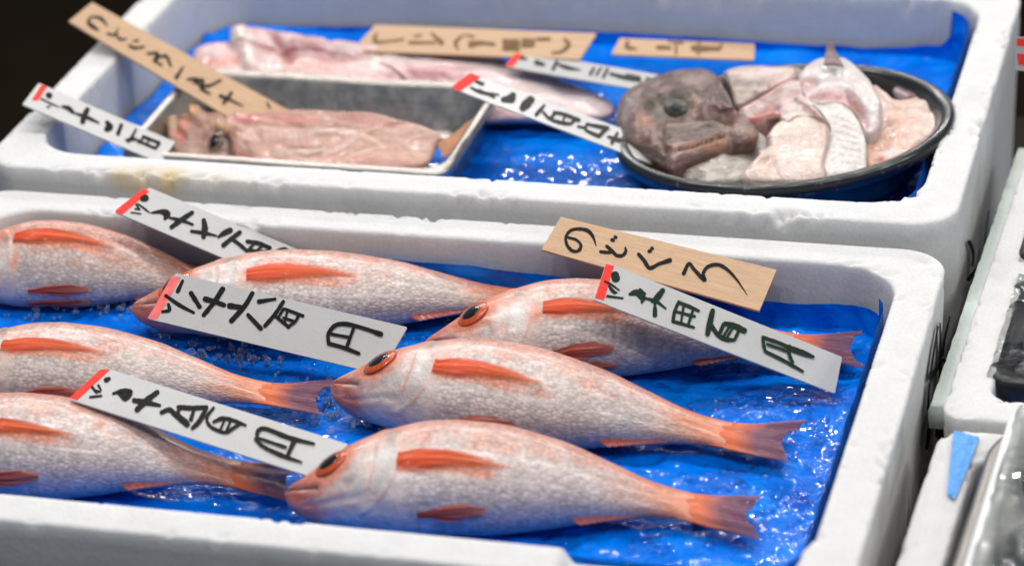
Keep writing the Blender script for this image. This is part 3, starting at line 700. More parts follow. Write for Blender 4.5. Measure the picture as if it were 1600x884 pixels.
        c = mixc(c, (.30, .28, .28), gauss(sv - .15, .020)*gauss(a - 116, 9)*np.clip(.6 + n2*2, 0, 1)*.8)
        c = mixc(c, (.66, .20, .09), gauss(sv - .265, .016)*gauss(a - 98, 14)*.75)       # root of the pectoral fin
        mp = 92 + (sv/.085)*26
        c = mixc(c, (.07, .022, .02), gauss(a - mp, 4.2)*(1 - sst(.075, .09, sv))*.95)
        if s.pc:
            fa = (sv - s.pc[0])/s.pc[1]; fp = (a - s.pc[2] - 6*fa*fa)/s.pc[3]
            c = mixc(c, (.76, .19, .06), sst(0, .1, fa)*(1 - sst(.7, 1.15, fa + n2*.3))*(1 - sst(.5, 1.15, np.abs(fp - .15) + n3*.3))*.75)
        # scattered pink flecks
        c = mixc(c, (.60, .22, .14), np.clip(n2*2.6 - .55, 0, 1)*(1 - sst(75, 115, a))*.6)
        return np.clip(c*(1 + .12*n3[..., None]), 0, 1)
    def body(s):
        nu, nv = 230, 112
        u = np.linspace(0, 1, nu)**1.15*.86; v = np.linspace(0, 360, nv, endpoint=False)
        # more rings on the visible flank
        U, Vp = np.meshgrid(u, v, indexing='ij')
        p = s.surf(U, Vp); p[..., 2] = np.maximum(p[..., 2], s.base - .004)
        c = s.colour(U, Vp)
        a = np.where(Vp > 180, 360 - Vp, Vp)
        sm = sst(.25, .29, U)*(1 - sst(.80, .86, U))
        arc = np.radians(a)*.026*s.fat*s.L/.24
        uv = np.stack([U*s.L/.0027, arc/.0022], -1)
        V = p.reshape(-1, 3); F = gridf(nu, nv, False, True)
        F += [tuple(range(nv - 1, -1, -1)), tuple(range((nu - 1)*nv, nu*nv))]
        # the second attribute holds where scales show
        o = mesh('body', V, [f[::-1] for f in F], SKIN, s.root, c.reshape(-1, 3), uv.reshape(-1, 2), sm=sm.ravel())
        s.bodyo = o
    def eye(s, es, ep):
        es_, ep_ = np.array([es]), np.array([float(ep)])
        c = s.surf(es_, ep_)[0]; n = s.normal(es_, ep_)[0]; n = unit(n)
        t = unit(s.X - n*n.dot(s.X)); b = np.cross(n, t); R = .0088*s.L/.24
        def dome(r, hgt, lift, ecc=1.):
            V, F = [], []; m, k = 12, 32
            for i in range(m + 1):
                th = i/m*math.pi*.5
                for j in range(k):
                    f = 2*math.pi*j/k
                    V.append(c + n*(lift + hgt*math.cos(th)) + (t*math.cos(f)*ecc + b*math.sin(f))*r*math.sin(th))
            for i in range(m):
                for j in range(k): F.append((i*k + j, (i + 1)*k + j, (i + 1)*k + (j + 1) % k, i*k + (j + 1) % k))
            F.append(tuple(range(m*k, (m + 1)*k))[::-1]); return V, F
        e = mesh('eye', *dome(R, .0021, -.0007, 1.15), IRIS, s.root)
        mesh('pupil', *dome(R*.58, .0011, .0009, 1.2), PUPIL, e)
        s.eyeo = e
    def flank_fin(s, name, mat, s0, ln, ph, hw, sag=10):
        na, nb = 30, 15; a = np.linspace(0, 1, na); b = np.linspace(-1, 1, nb); A, B = np.meshgrid(a, b, indexing='ij')
        wid = hw*((.70 + .30*sst(0, .25, A))*(1 - .40*sst(.7, 1., A)*np.abs(B)**2) if name == 'pectoral_fin' else (.38 + .62*sst(0, .5, A))*(1 - .55*sst(.75, 1., A)*np.abs(B)**2)*(.6 + .4*A))
        sv = s0 + ln*A*(1 - .22*np.abs(B)**2*A - .10*B*A) ; phv = ph + sag*A*A + wid*B
        off = .0007 + .0010*A*(1 - B*B*.8) + .0006*vnoise(np.stack([A*2, B*6, A*0 + s.seed], -1))
        p = s.surf(sv, phv) + s.normal(sv, phv)*off[..., None]
        q = p - s.normal(sv, phv)*.0006
        V = np.concatenate([p.reshape(-1, 3), q.reshape(-1, 3)]); n = na*nb
        F = gridf(na, nb) + [tuple(i + n for i in f[::-1]) for f in gridf(na, nb)]
        uv = np.stack([A, B*.5 + .5], -1).reshape(-1, 2)
        return mesh(name, V, F, mat, s.root, uv=np.concatenate([uv, uv]))
    def edge_fin(s, name, s0, s1, ph, hgt, mat, spine=.5):
        na, nb = 40, 7; a = np.linspace(0, 1, na); b = np.linspace(0, 1, nb); A, B = np.meshgrid(a, b, indexing='ij')
        sv0 = s0 + (s1 - s0)*A; phv = np.full_like(A, float(ph))
        env = (sst(0, .12, A)*(1 - .65*A))*(1 - spine*.4*np.abs(np.sin(A*math.pi*9)))
        base = s.surf(sv0, phv); Y, Z = s.frame(sv0); sg = 1 if ph < 90 else -1
        out = Y*sg
        p = base - out*.002 + (out*(hgt*s.L*env*B)[..., None]) + s.X*(hgt*s.L*.9*B*env)[..., None]
        p[..., 2] = np.maximum(p[..., 2] - .25*hgt*s.L*B, s.base + .002)
        q = p + Z*.0006
        V = np.concatenate([p.reshape(-1, 3), q.reshape(-1, 3)]); n = na*nb
        F = gridf(na, nb) + [tuple(i + n for i in f[::-1]) for f in gridf(na, nb)]
        uv = np.stack([B, A*1.5], -1).reshape(-1, 2)
        return mesh(name, V, F, mat, s.root, uv=np.concatenate([uv, uv]))
    def tail(s, span, troll):
        na, nb = 34, 33; a = np.linspace(0, 1, na); b = np.linspace(-1, 1, nb); A, B = np.meshgrid(a, b, indexing='ij')
        hw = (.041*s.fat + (span - .041*s.fat)*A**1.3)*s.L
        fork = 1 - .20*(1 - np.abs(B)**1.3)*1.
        sv = .825 + (1.0 - .825)*A*fork
        Y, Z = s.frame(sv); r = math.radians(troll)*A[..., None]
        c = s.centre(sv)
        wob = (.0012*np.sin(B*9 + s.seed)*A + .0015*fbm(np.stack([A*3, B*3, A*0 + s.seed], -1), 3)*A)
        p = c + (Y*np.cos(r) + Z*np.sin(r))*(hw*B)[..., None] + Z*wob[..., None]
        th = .0036*(1 - A)*(1 - np.abs(B)**2) + .0004
        p[..., 2] = np.maximum(p[..., 2], s.base + .0035)
        q = p - Z*th[..., None]; p = p + Z*th[..., None]
        V = np.concatenate([p.reshape(-1, 3), q.reshape(-1, 3)]); n = na*nb
        F = gridf(na, nb) + [tuple(i + n for i in f[::-1]) for f in gridf(na, nb)]
        uv = np.stack([A, B*.9 + .5], -1).reshape(-1, 2)
        return mesh('tail_fin', V, F, TAIL, s.root, uv=np.concatenate([uv, uv]))
Fish('red fish in the far left corner with its silver belly turned up', (-92, 425), (420, 445), roll=42, fat=1.02, seed=1, eye=False, pect=(.25, .30, 62, 14), pel=((.31, .18, 144, 13), (.30, .19, 172, 11)), arch=-.02)
Fish('red fish whose head is covered by a price tag with a faded pink end', (205, 482), (925, 462), roll=14, fat=.85, seed=2, arch=-.022, pect=(.265, .23, 99, 17), tone=.97)
Fish('red fish by the right wall with a dark green lettered price tag on it', (662, 540), (1350, 545), roll=22, fat=.97, seed=3, arch=.012, pect=(.28, .2, 93, 14), pel=((.30, .14, 150, 13), (.30, .15, 176, 11)), eye_s=.115, eye_phi=71)
Fish('red fish at the left edge, tail end just touching the snout of another', (-135, 590), (515, 622), roll=12, fat=.98, seed=4, eye=False, arch=.0, pect=(.24, .25, 97, 13))
Fish('red fish second nearest, dark eye bright with lamp reflections', (518, 603), (1248, 692), roll=15, fat=.97, seed=5, arch=-.018, pect=(.25, .23, 99, 14), eye_s=.115, eye_phi=78)
Fish('red fish in the lower left corner with its tail under a price tag', (-215, 720), (470, 752), roll=16, fat=1.04, seed=6, eye=False, arch=.024, pect=(.24, .27, 101, 12), tone=.98)
Fish('red fish nearest the viewer, plump and pale with a forked tail', (446, 772), (1192, 806), roll=17, fat=1.04, seed=7, arch=.030, pect=(.25, .22, 103, 14), eye_phi=74)

# ------------------------------------------------------------------ trays
def steel_tray(label, x0, x1, y0, y1, zr, depth, r, yaw=0., lip=.0052, mat=STEEL, step=.006, slope=.012, cat='tray', name='steel_tray'):
    rings = [(slope*.9, zr - depth - .001, r*.8), (.004, zr - .0075, r), (.0005, zr - .0070, r), (-.0012, zr - .0045, r), (-.0008, zr - .0018, r), (.0008, zr - .0002, r), (.0026, zr + .0004, r), (lip, zr - .0006, r), (lip + .0012, zr - .003, r*.95)]
    for t in np.linspace(0, 1, 5)[1:]: rings.append((lip + .0012 + slope*t, zr - .003 - (depth - .008)*t, r*.92))
    rings += [(lip + slope + .003, zr - depth + .002, r*.8), (lip + slope + .007, zr - depth + .0006, r*.7), (lip + slope + .012, zr - depth, r*.6)]
    V, F, shp = shell(x0, x1, y0, y1, rings, int((x1 - x0)/step), int((y1 - y0)/step), 14, yaw)
    V[:, 2] += .0010*fbm(V*18, 3)
    return tag(mesh(name, V, F, mat), label, cat, 'steel trays')
steel_tray('shallow steel tray with rounded corners holding a split open fish', -.5265, -.312, .0625, .194, .1275, .031, .017)
m_blk = NT('black_melamine'); nb_ = m_blk.noise(m_blk.obj(), 160., 5, .7); nb2 = m_blk.noise(m_blk.obj(), 900., 2)
scuff = m_blk.math('MULTIPLY', m_blk.ramp(nb_, [(.60, 0.), (.66, 1.)]), m_blk.ramp(nb2, [(.5, 0.), (.6, 1.)]))
m_blk.setp(Base_Color=m_blk.mix((.010, .011, .011), (.20, .20, .19), scuff), Roughness=.28, Normal=m_blk.bump(nb_, .0005, .4), Coat_Weight=.3, Coat_Roughness=.15)
prof = [(.0, .0985), (.066, .0985), (.074, .100), (.082, .112), (.0885, .1235), (.0930, .1255), (.0957, .1282), (.0965, .1320), (.0955, .1352), (.0930, .1368), (.0902, .1362), (.0880, .1335), (.0835, .1230), (.0780, .1140), (.0720, .1110), (.030, .1105), (.0, .1105)]
nc = 120; V, F = [], []
BTC = np.array([-.1205, .1410])
for r, z in prof:
    for k in range(nc):
        a = 2*math.pi*k/nc; dx_ = max(r, .0004)*1.075*math.cos(a); V.append((BTC[0] + dx_, BTC[1] + max(r, .0004)*.945*math.sin(a), z + dx_*.09))   # lies tilted, right side up on the wall
F = gridf(len(prof), nc, False, True, True)
tag(mesh('round_tray', V, F, m_blk.m), 'round black tray with a thick rim full of cut fish', 'tray')

# ------------------------------------------------------------------ cut fish
ZOFF = 0.
def lump(name, outline, z, h, mat, colfn, parent=None, wd=.55, amp=.0016, fr=45., skirt=.012, seed=0, apex=(0, 0), relief=None, M=30, N=140, n_s=8):
    """domed piece: outline traced round the piece, its own height, skirt and relief"""
    o = np.array(outline, float); K = len(o); zz = (np.full(K, z) if np.isscalar(z) else np.array(z)) + ZOFF
    q = np.concatenate([o, zz[:, None]], 1)
    q[:, :2] += np.stack([fbm(q*np.array([.05, .05, 0]), seed + 40), fbm(q*np.array([.05, .05, 0]), seed + 41)], -1)*5
    t = np.linspace(0, K, N, endpoint=False); i = t.astype(int); f = (t - i)[:, None]
    p0, p1, p2, p3 = q[(i - 1) % K], q[i], q[(i + 1) % K], q[(i + 2) % K]
    q = .5*(2*p1 + (-p0 + p2)*f + (2*p0 - 5*p1 + 4*p2 - p3)*f*f + (-p0 + 3*p1 - 3*p2 + p3)*f**3)
    W3 = np.array([P(a, b, c) for a, b, c in q]); C0 = W3.mean(0) + np.array([apex[0], apex[1], 0])
    rings = []; tt = []
    for k in (2, 1):
        rings.append((W3 - C0)*(1 - .05*k) + C0 - np.array([0, 0, skirt*(k/2)])); tt.append(np.zeros(N))
    for k in range(M):
        u = (k/(M - 1))**1.25*.995; rings.append((W3 - C0)*(1 - u) + C0); tt.append(np.full(N, u))
    V = np.array(rings); T = np.array(tt)
    e = np.clip(T/wd, 0, 1); hh = h*np.sqrt(np.maximum(1 - (1 - e)**3, 0))
    V[..., 2] += hh*(1 + .25*fbm(V*25, seed + 2)) + amp*fbm(V*fr, seed)*np.clip(e*2, 0, 1) + .35*amp*fbm(V*np.array([fr*2.2, fr*5, fr*2]), seed + 6, 3)
    if relief is not None: V[..., 2] += relief(V, T)
    c = colfn(V, T)
    R = V.shape[0]; F = gridf(R, N, False, True, True) + [tuple(range((R - 1)*N, R*N))]
    # orientation check
    V2 = V.reshape(-1, 3); f0 = F[(R//2)*N]
    nn = np.cross(V2[f0[1]] - V2[f0[0]], V2[f0[2]] - V2[f0[0]])
    if nn[2] < 0: F = [g[::-1] for g in F]
    return mesh(name, V2, F, mat, parent, np.clip(c.reshape(-1, 3), 0, 1), sm=np.ones(len(V2)))
def cf(base, spots, seed=0, s=40.):
    """flesh colour: base plus (colour, scale, threshold, amount) patches and ('px', x, y, r, colour, amount) spots"""
    def fn(V, T):
        c = np.tile(np.array(base, float), V.shape[:-1] + (1,))
        for k, q in enumerate(spots):
            if q[0] == 'px':
                _, x, y, r, cc, am = q
                d = V - CP; dc = d @ CR; sx = PW/2 + PF*dc[..., 0]/-dc[..., 2]; sy = PH/2 - PF*dc[..., 1]/-dc[..., 2]
                rx, ry = r if isinstance(r, tuple) else (r, r)
                c = mixc(c, cc, (1 - sst(.4, 1.15, np.hypot((sx - x)/rx, (sy - y)/ry) + .35*fbm(V*120, seed + k)))*am)
            else:
                cc, sc_, th, am = q
                if isinstance(sc_, tuple): n = fbm(V*np.array(sc_), seed + 7*k)
                else: n = fbm(V*sc_, seed + 7*k)
                c = mixc(c, cc, sst(th - .12, th + .12, n)*am)
        return c
    return fn
def dome_part(name, c, n, t, r, hgt, lift, ecc, mat, parent):
    t = unit(t - n*n.dot(t)); b = np.cross(n, t); V, F = [], []; m, k = 10, 28
    for i in range(m + 1):
        th = i/m*math.pi*.5
        for j in range(k):
            f = 2*math.pi*j/k; V.append(c + n*(lift + hgt*math.cos(th)) + (t*math.cos(f)*ecc + b*math.sin(f))*r*math.sin(th))
    for i in range(m):
        for j in range(k): F.append((i*k + j, (i + 1)*k + j, (i + 1)*k + (j + 1) % k, i*k + (j + 1) % k))
    F.append(tuple(range(m*k, (m + 1)*k))[::-1]); return mesh(name, V, F, mat, parent)
def fin_sheet(name, base, tip, mat, parent, th=.0008, nb=16):
    """base, tip: two world polylines of equal length"""
    base = np.array(base, float); tip = np.array(tip, float)
    A = np.linspace(0, 1, nb)[:, None, None]; p = base[None]*(1 - A) + tip[None]*A
    n = unit(np.cross(base[-1] - base[0], tip[0] - base[0])); p = p + n*(.0012*fbm(p*160, 5))[..., None]
    k = p.shape[1]; q = p - n*th
    V = np.concatenate([p.reshape(-1, 3), q.reshape(-1, 3)]); F = gridf(nb, k) + [tuple(i + nb*k for i in f[::-1]) for f in gridf(nb, k)]
    uv = np.array([(i/(nb - 1), j/(k - 1)) for i in range(nb) for j in range(k)])
    return mesh(name, V, F, mat, parent, uv=np.concatenate([uv, uv]))

# outlines and relief lines were read off enlargements: helpers turn them into photo pixels
zA = lambda L: [(950 + x/4.419, 90 + y/4.42) for x, y in L]
zB = lambda L: [(1120 + x/3.843, 60 + y/3.843) for x, y in L]
zC = lambda L: [(1240 + x/3.842, 80 + y/3.843) for x, y in L]
zD = lambda L: [(250 + x/8.84, 160 + y/8.84) for x, y in L]
zE = lambda L: [(380 + x/4., 160 + y/4.) for x, y in L]
zF = lambda L: [(290 + x/4.571, 30 + y/4.57) for x, y in L]
def scr(V):
    d = V - CP; dc = d @ CR; return PW/2 + PF*dc[..., 0]/-dc[..., 2], PH/2 - PF*dc[..., 1]/-dc[..., 2]
def dline(V, L):
    sx, sy = scr(V); best = np.full(sx.shape, 1e9); L = list(L)
    if len(L) == 1: L = L*2
    for (ax, ay), (bx, by) in zip(L[:-1], L[1:]):
        vx, vy = bx - ax, by - ay; q = max(vx*vx + vy*vy, 1e-9)
        t = np.clip(((sx - ax)*vx + (sy - ay)*vy)/q, 0, 1)
        best = np.minimum(best, np.hypot(sx - ax - t*vx, sy - ay - t*vy))
    return best
def sculpt(lines):
    def fn(V, T):
        r = 0
        for L, w, h in lines: r = r + h*np.exp(-(dline(V, L)/w)**2)
        return r*np.clip(T*9, 0, 1)
    return fn
def cl(base, patches, lines, seed):
    f0 = cf(base, patches, seed)
    def fn(V, T):
        c = f0(V, T)
        for k, (L, w, col, am) in enumerate(lines):
            c = mixc(c, col, np.exp(-(dline(V, L)/w*(1 + .5*fbm(V*90, seed + k)))**2)*am)
        return c
    return fn
# split dried fish in the steel tray
c0 = P(480, 225, .1); sf = empty('split_fish', (c0[0], c0[1], .0985)); tag(sf, 'split open dried fish with brown head lying in the steel tray', 'fish')
lump('flesh', [(340,194),(360,184),(385,181),(400,178),(450,177),(500,176),(545,179),(590,183),(630,191),(655,199),(672,204),(684,208),(690,218),(683,230),(676,246),(660,262),(600,268),(540,268),(470,266),(410,262),(385,240),(362,212)], [.119,.119,.119,.120,.121,.121,.121,.120,.119,.117,.116,.115,.113,.111,.110,.109,.109,.109,.109,.109,.112,.117], .003, DRYF,
     cl((.45, .245, .185), [((.53, .34, .265), (30, 90, 40), .05, .8), ((.36, .15, .115), (16, 90, 40), .16, .7)],
        [(zE([(-60,85),(0,100),(100,105)]), 6, (.40,.05,.05), .9), (zE([(100,105),(250,100),(470,115)]), 5, (.52,.15,.12), .7), (zE([(420,185),(560,175),(690,188)]), 3.5, (.68,.55,.50), .8), (zE([(200,312),(330,312),(490,298)]), 3, (.66,.55,.40), .85),
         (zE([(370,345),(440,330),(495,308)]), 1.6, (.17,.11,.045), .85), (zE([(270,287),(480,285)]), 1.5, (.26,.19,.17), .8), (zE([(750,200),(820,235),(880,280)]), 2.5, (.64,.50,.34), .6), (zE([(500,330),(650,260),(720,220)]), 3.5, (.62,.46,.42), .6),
         (zE([(780,130),(960,155)]), 3, (.50,.17,.13), .6), (zE([(500,350),(900,340),(1100,350)]), 6, (.56,.30,.22), .6)] + [(zE([(120 + 45*k,150),(135 + 45*k,240)]), 2.2, (.40,.22,.24), .5) for k in range(7)], 3), sf, .16, .0009, 60, .010, 3,
     relief=sculpt([(zE([(420,185),(560,175),(690,188)]), 4, .0018), (zE([(200,312),(330,312),(490,298)]), 3.5, .002), (zE([(280,287),(480,285)]), 3, -.0022), (zE([(0,125),(100,140),(400,150),(700,160)]), 4, -.0016), (zE([(500,330),(650,260),(720,220),(880,150)]), 4, .0016), (zE([(700,300),(900,250),(1100,190)]), 4, -.0012), (zE([(-40,150),(60,165),(90,200)]), 8, -.003)] + [(zE([(120 + 45*k,150),(135 + 45*k,240)]), 2.5, .0007) for k in range(7)]), M=40, N=200)
lump('head', zD([(90,330),(70,262),(150,232),(230,262),(300,232),(390,215),(402,110),(450,72),(515,82),(555,140),(640,196),(760,186),(860,206),(930,290),(1040,350),(1160,430),(1260,560),(1340,740),(1250,850),(900,860),(400,820),(250,740),(180,640),(110,490)]),
     [.119,.120,.120,.121,.121,.122,.124,.125,.125,.124,.123,.122,.121,.119,.117,.115,.113,.110,.109,.109,.110,.112,.114,.117], .0035, DRYF,
     cl((.28, .125, .075), [((.36, .19, .125), 90, .08, .7), ((.22, .09, .05), (60, 120, 60), .18, .6)],
        [(zD([(1000,480),(1080,640),(1150,740)]), 18, (.21,.055,.018), .9), (zD([(650,180),(760,230),(900,300),(1010,360)]), 6, (.27,.11,.06), .8), (zD([(330,280),(350,330)]), 9, (.52,.16,.10), .8), (zD([(260,430),(310,490)]), 7, (.52,.13,.09), .75),
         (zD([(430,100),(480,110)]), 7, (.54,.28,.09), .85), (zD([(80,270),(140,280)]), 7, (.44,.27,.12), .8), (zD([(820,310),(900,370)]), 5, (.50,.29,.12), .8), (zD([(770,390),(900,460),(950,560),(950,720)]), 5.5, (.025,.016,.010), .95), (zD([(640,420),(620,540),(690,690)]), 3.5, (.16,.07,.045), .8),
         (zD([(450,480),(430,620),(520,700)]), 10, (.36,.23,.19), .6), (zD([(1180,500),(1260,620),(1320,740)]), 2.2, (.09,.03,.012), .8), (zD([(490,230),(500,360)]), 7, (.28,.17,.10), .6)], 5), sf, .2, .0009, 80, .010, 5,
     relief=sculpt([(zD([(770,540)]), 16, -.0022), (zD([(770,390),(900,460),(950,560),(950,720)]), 5, -.0016), (zD([(640,420),(620,540),(690,690)]), 4, .0012), (zD([(430,110),(480,250),(620,300)]), 8, .003), (zD([(330,280),(350,400)]), 10, .002), (zD([(230,400),(330,470)]), 5, -.002), (zD([(1180,500),(1260,620),(1320,740)]), 3, -.0015), (zD([(820,310),(1000,400)]), 6, .0018), (zD([(1000,480),(1100,640)]), 12, .0015)]), M=40, N=200)
ec = P(337.5, 221, .1205); en = unit(np.array([-.02, -.72, .69]))
e1 = dome_part('eye', ec, en, np.array([.22, 0, 1.]), .0052, .0018, -.0006, 1.4, IRISB, sf)
dome_part('pupil', ec - np.array([.0006, 0, .0]), en, np.array([.15, 0, 1.]), .0028, .0012, .0006, 1.75, PUPIL, e1)
fin_sheet('tail_fin', [P(684,226,.113), P(690,236,.112), P(690,246,.110)], [P(768,164,.126), P(752,200,.120), P(722,238,.112)], m_fin('dried_tail', (.56, .22, .09), (.54, .26, .13), .15), sf)
# one long fillet behind the steel tray
o = lump('fish_fillet', zF([(50,275),(80,215),(200,195),(305,190),(325,75),(360,62),(420,100),(560,128),(640,122),(730,125),(800,152),(900,152),(980,196),(1100,186),(1300,196),(1500,226)]) + [(680,86),(720,90),(780,100),(850,120),(915,144),(958,165),(948,184),(880,186),(800,187),(740,187),(690,166),(600,146),(500,134),(400,128),(310,124)],
     [.113,.115,.117,.118,.122,.122,.120,.119,.119,.119,.118,.118,.116,.114,.113,.112,.111,.110,.109,.108,.107,.106,.110,.110,.109,.108,.106,.107,.108,.109,.110], .0045, FLESH,
     cl((.60, .385, .365), [((.68, .52, .50), (26, 110, 50), .04, .8), ((.54, .25, .25), (24, 130, 60), .10, .6)],
        [(zF([(350,110),(430,220),(480,330)]), 14, (.70,.58,.51), .85), (zF([(640,140),(690,210),(730,280)]), 9, (.36,.11,.11), .85), (zF([(780,190),(880,190),(960,210)]), 10, (.46,.19,.20), .75), (zF([(130,315),(370,305)]), 6, (.56,.15,.09), .85), (zF([(1340,310),(1500,285),(1650,265)]), 5, (.74,.64,.60), .85),
         (zF([(980,290),(1150,300),(1300,230)]), 5, (.58,.24,.25), .7), (zF([(700,330),(1000,350)]), 8, (.64,.32,.25), .6), (zF([(100,240),(280,230)]), 7, (.66,.47,.48), .7), ([(600,100),(720,108),(800,118)], 5, (.56,.25,.25), .6), ([(760,120),(860,145),(930,165)], 26, (.76,.64,.61), .8)], 8), None, .14, .003, 50, .007, 8,  # last patch: right end painted paler to offset the tags' shade
     relief=sculpt([(zF([(350,110),(430,220),(480,330)]), 12, .005), (zF([(640,140),(690,210),(730,280)]), 7, -.005), (zF([(800,170),(900,175),(970,205)]), 8, .003), (zF([(150,260),(300,250)]), 10, .003), (zF([(320,180),(340,280),(420,380)]), 5, -.003), (zF([(1100,220),(1300,220),(1500,240)]), 6, .003), (zF([(980,270),(1150,290),(1300,260)]), 5, -.0025), ([(640,112),(760,118),(860,140)], 6, .0025), ([(600,120),(740,130),(880,168)], 5, -.002)]), M=40, N=260, apex=(.01, 0))
tag(o, 'long pale pink fish fillet behind the steel tray with a crumpled left end', 'fish fillet')

# dark fish head and cut pieces in the black tray
PG = 'cut fish pieces in the black tray'
def tz(L, off=0.): return [.1255 + off + .008*(x - 1215)/250 + .013*math.exp(-((x - 1215)/190)**2 - ((y - 165)/62)**2) for x, y in L]
def piece(name, L, off, h, mat, colfn, rel, seed, parent=None, wd=.16, amp=.0012, fr=70., skirt=.018, N=200, M=42):
    return lump(name, L, tz(L, off), h, mat, colfn, parent, wd, amp, fr, skirt, seed, relief=sculpt(rel), M=M, N=N)
o = piece('fish_piece', zB([(30,230),(100,200),(230,190),(370,185),(510,190),(490,250),(380,290),(300,320),(200,375),(100,395),(90,310),(50,265)]), -.002, .003, FLESH,
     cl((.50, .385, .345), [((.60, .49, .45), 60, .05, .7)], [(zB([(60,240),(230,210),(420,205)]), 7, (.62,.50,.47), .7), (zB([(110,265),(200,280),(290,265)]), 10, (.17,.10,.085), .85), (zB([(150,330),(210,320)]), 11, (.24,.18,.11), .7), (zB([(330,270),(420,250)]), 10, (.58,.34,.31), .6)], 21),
     [(zB([(60,230),(230,205),(450,205)]), 7, .003), (zB([(110,275),(200,285),(290,275)]), 8, -.004), (zB([(120,340),(220,320)]), 8, .002)], 21)
tag(o, 'narrow greyish fish strip lying behind the brown fish head', 'fish piece', PG)
o = piece('fish_piece', zC([(440,690),(430,540),(500,510),(530,420),(500,300),(480,215),(540,250),(600,300),(700,312),(780,280),(840,296),(885,335),(885,405),(850,500),(760,590),(620,665),(520,705)]), -.003, .003, FLESH,
     cl((.60, .365, .275), [((.66, .46, .38), (60, 60, 60), .05, .8), ((.52, .30, .23), (130, 130, 130), .16, .6)], [(zC([(780,320),(830,420),(760,520)]), 22, (.64,.50,.45), .7), (zC([(470,560),(480,660)]), 10, (.50,.27,.19), .7), (zC([(528,648)]), 4, (.40,.02,.02), .95), (zC([(560,610),(620,600)]), 6, (.70,.60,.58), .8), (zC([(520,250),(570,320)]), 10, (.55,.40,.37), .6)], 22),
     [(zC([(600,330),(700,340),(800,310)]), 7, .0016), (zC([(650,420),(720,520)]), 14, .0012), (zC([(540,560),(600,440)]), 12, -.0015), (zC([(500,660),(560,640)]), 5, -.002)], 22, fr=110.)
tag(o, 'flat pinkish slab of fish at the right edge of the black tray', 'fish piece', PG)
o = piece('fish_piece', zC([(590,240),(620,222),(680,240),(740,250),(760,275),(700,290),(640,300),(600,275)]), -.001, .002, BREAM,
     cl((.035, .025, .035), [((.22, .10, .12), 120, .1, .8)], [(zC([(620,235),(680,262)]), 3, (.5,.3,.3), .8)], 27), [], 27, N=80, M=16)
tag(o, 'small dark scrap of fish skin between collar and slab in the black tray', 'fish piece', PG)
o = piece('fish_piece', zB([(115,475),(200,425),(300,355),(420,285),(500,270),(530,340),(490,365),(440,420),(400,470),(340,490),(260,530),(180,505)]), .002, .003, FLESH,
     cl((.58, .37, .34), [((.64, .47, .44), 90, .05, .7)], [(zB([(125,475),(250,405),(380,325),(490,290)]), 6, (.72,.62,.59), .9), (zB([(210,495),(300,462),(370,440)]), 7, (.50,.17,.14), .85), (zB([(365,412)]), 5, (.07,.045,.10), .9), (zB([(310,495),(360,490)]), 4, (.07,.03,.03), .8), (zB([(260,360),(380,300)]), 5, (.55,.30,.28), .6)], 28),
     [(zB([(125,475),(250,405),(380,325),(490,290)]), 5, .004), (zB([(250,450),(370,390),(470,330)]), 6, -.003), (zB([(220,490),(330,460)]), 5, .002), (zB([(310,497),(360,492)]), 4, -.003)], 28)
tag(o, 'pink strip with a white ridge between the brown fish head and the collar', 'fish piece', PG)
cq = zB([(495,280),(500,215),(590,158),(680,140),(780,160),(870,220),(940,310),(985,390),(1005,450),(988,545),(930,572),(885,562),(850,475),(800,425),(720,392),(640,395),(560,385),(520,355)])
cm = piece('flesh', cq, .004, .0035, SCALY,
     cl((.70, .62, .59), [((.74, .68, .65), 90, .0, .8), ((.42, .40, .38), (60, 40, 60), .34, .5)], [(zB([(560,350),(680,335),(780,365),(820,410)]), 11, (.60,.33,.33), .85), (zB([(640,350),(720,350)]), 7, (.50,.20,.22), .6), (zB([(520,262),(590,262)]), 8, (.30,.12,.09), .85), (zB([(860,440),(890,520)]), 9, (.60,.36,.36), .75), (zB([(830,400),(850,430)]), 5, (.54,.27,.18), .7), (zB([(530,345),(620,300),(740,285)]), 5, (.76,.66,.65), .8), (zB([(510,310),(540,290)]), 8, (.58,.33,.35), .7), (zB([(920,560),(980,540)]), 8, (.68,.50,.48), .7)], 23),
     [(zB([(560,355),(680,345),(780,380),(830,430)]), 11, -.006), (zB([(520,350),(620,300),(740,288),(830,340),(890,440)]), 6, .0025), (zB([(520,265),(590,265)]), 7, -.003), (zB([(865,450),(890,520)]), 8, -.003), (zB([(600,190),(760,190),(880,280),(960,420)]), 20, .003)], 23, skirt=.026)
ce = empty('fish_collar', tuple(P(1270, 190, .115)))
ce['label'] = 'white fish collar with a dark pointed fin, highest piece in the black tray'; ce['category'] = 'fish piece'; ce['group'] = PG
wl = cm.location.copy(); cm.parent = ce; cm.location = wl - ce.location
fq = zB([(640,160),(700,150),(765,172)]); ft = zB([(662,30),(676,14),(692,32)])
fin_sheet('fin', [P(*fq[0],.150), P(*fq[1],.152), P(*fq[2],.150)], [P(*ft[0],.157), P(*ft[1],.158), P(*ft[2],.157)], m_fin('grey_fin', (.30, .22, .205), (.15, .10, .095), .1), ce, .0016, 24)
o = piece('fish_piece', zB([(375,480),(400,405),(470,362),(520,372),(580,430),(640,500),(660,540),(560,500),(480,480),(420,510)]), .006, .003, FLESH,
     cl((.52, .38, .34), [((.62, .48, .44), 80, .05, .8)], [(zB([(480,365),(560,420),(640,500)]), 4, (.46,.27,.22), .7), (zB([(420,430),(500,420)]), 8, (.56,.44,.42), .7)], 29), [(zB([(480,372),(560,425),(640,505)]), 4, .0025), (zB([(420,450),(520,440)]), 8, -.0015)], 29)
tag(o, 'thin brownish pink flap folded over the top of the pale fillet piece', 'fish piece', PG)
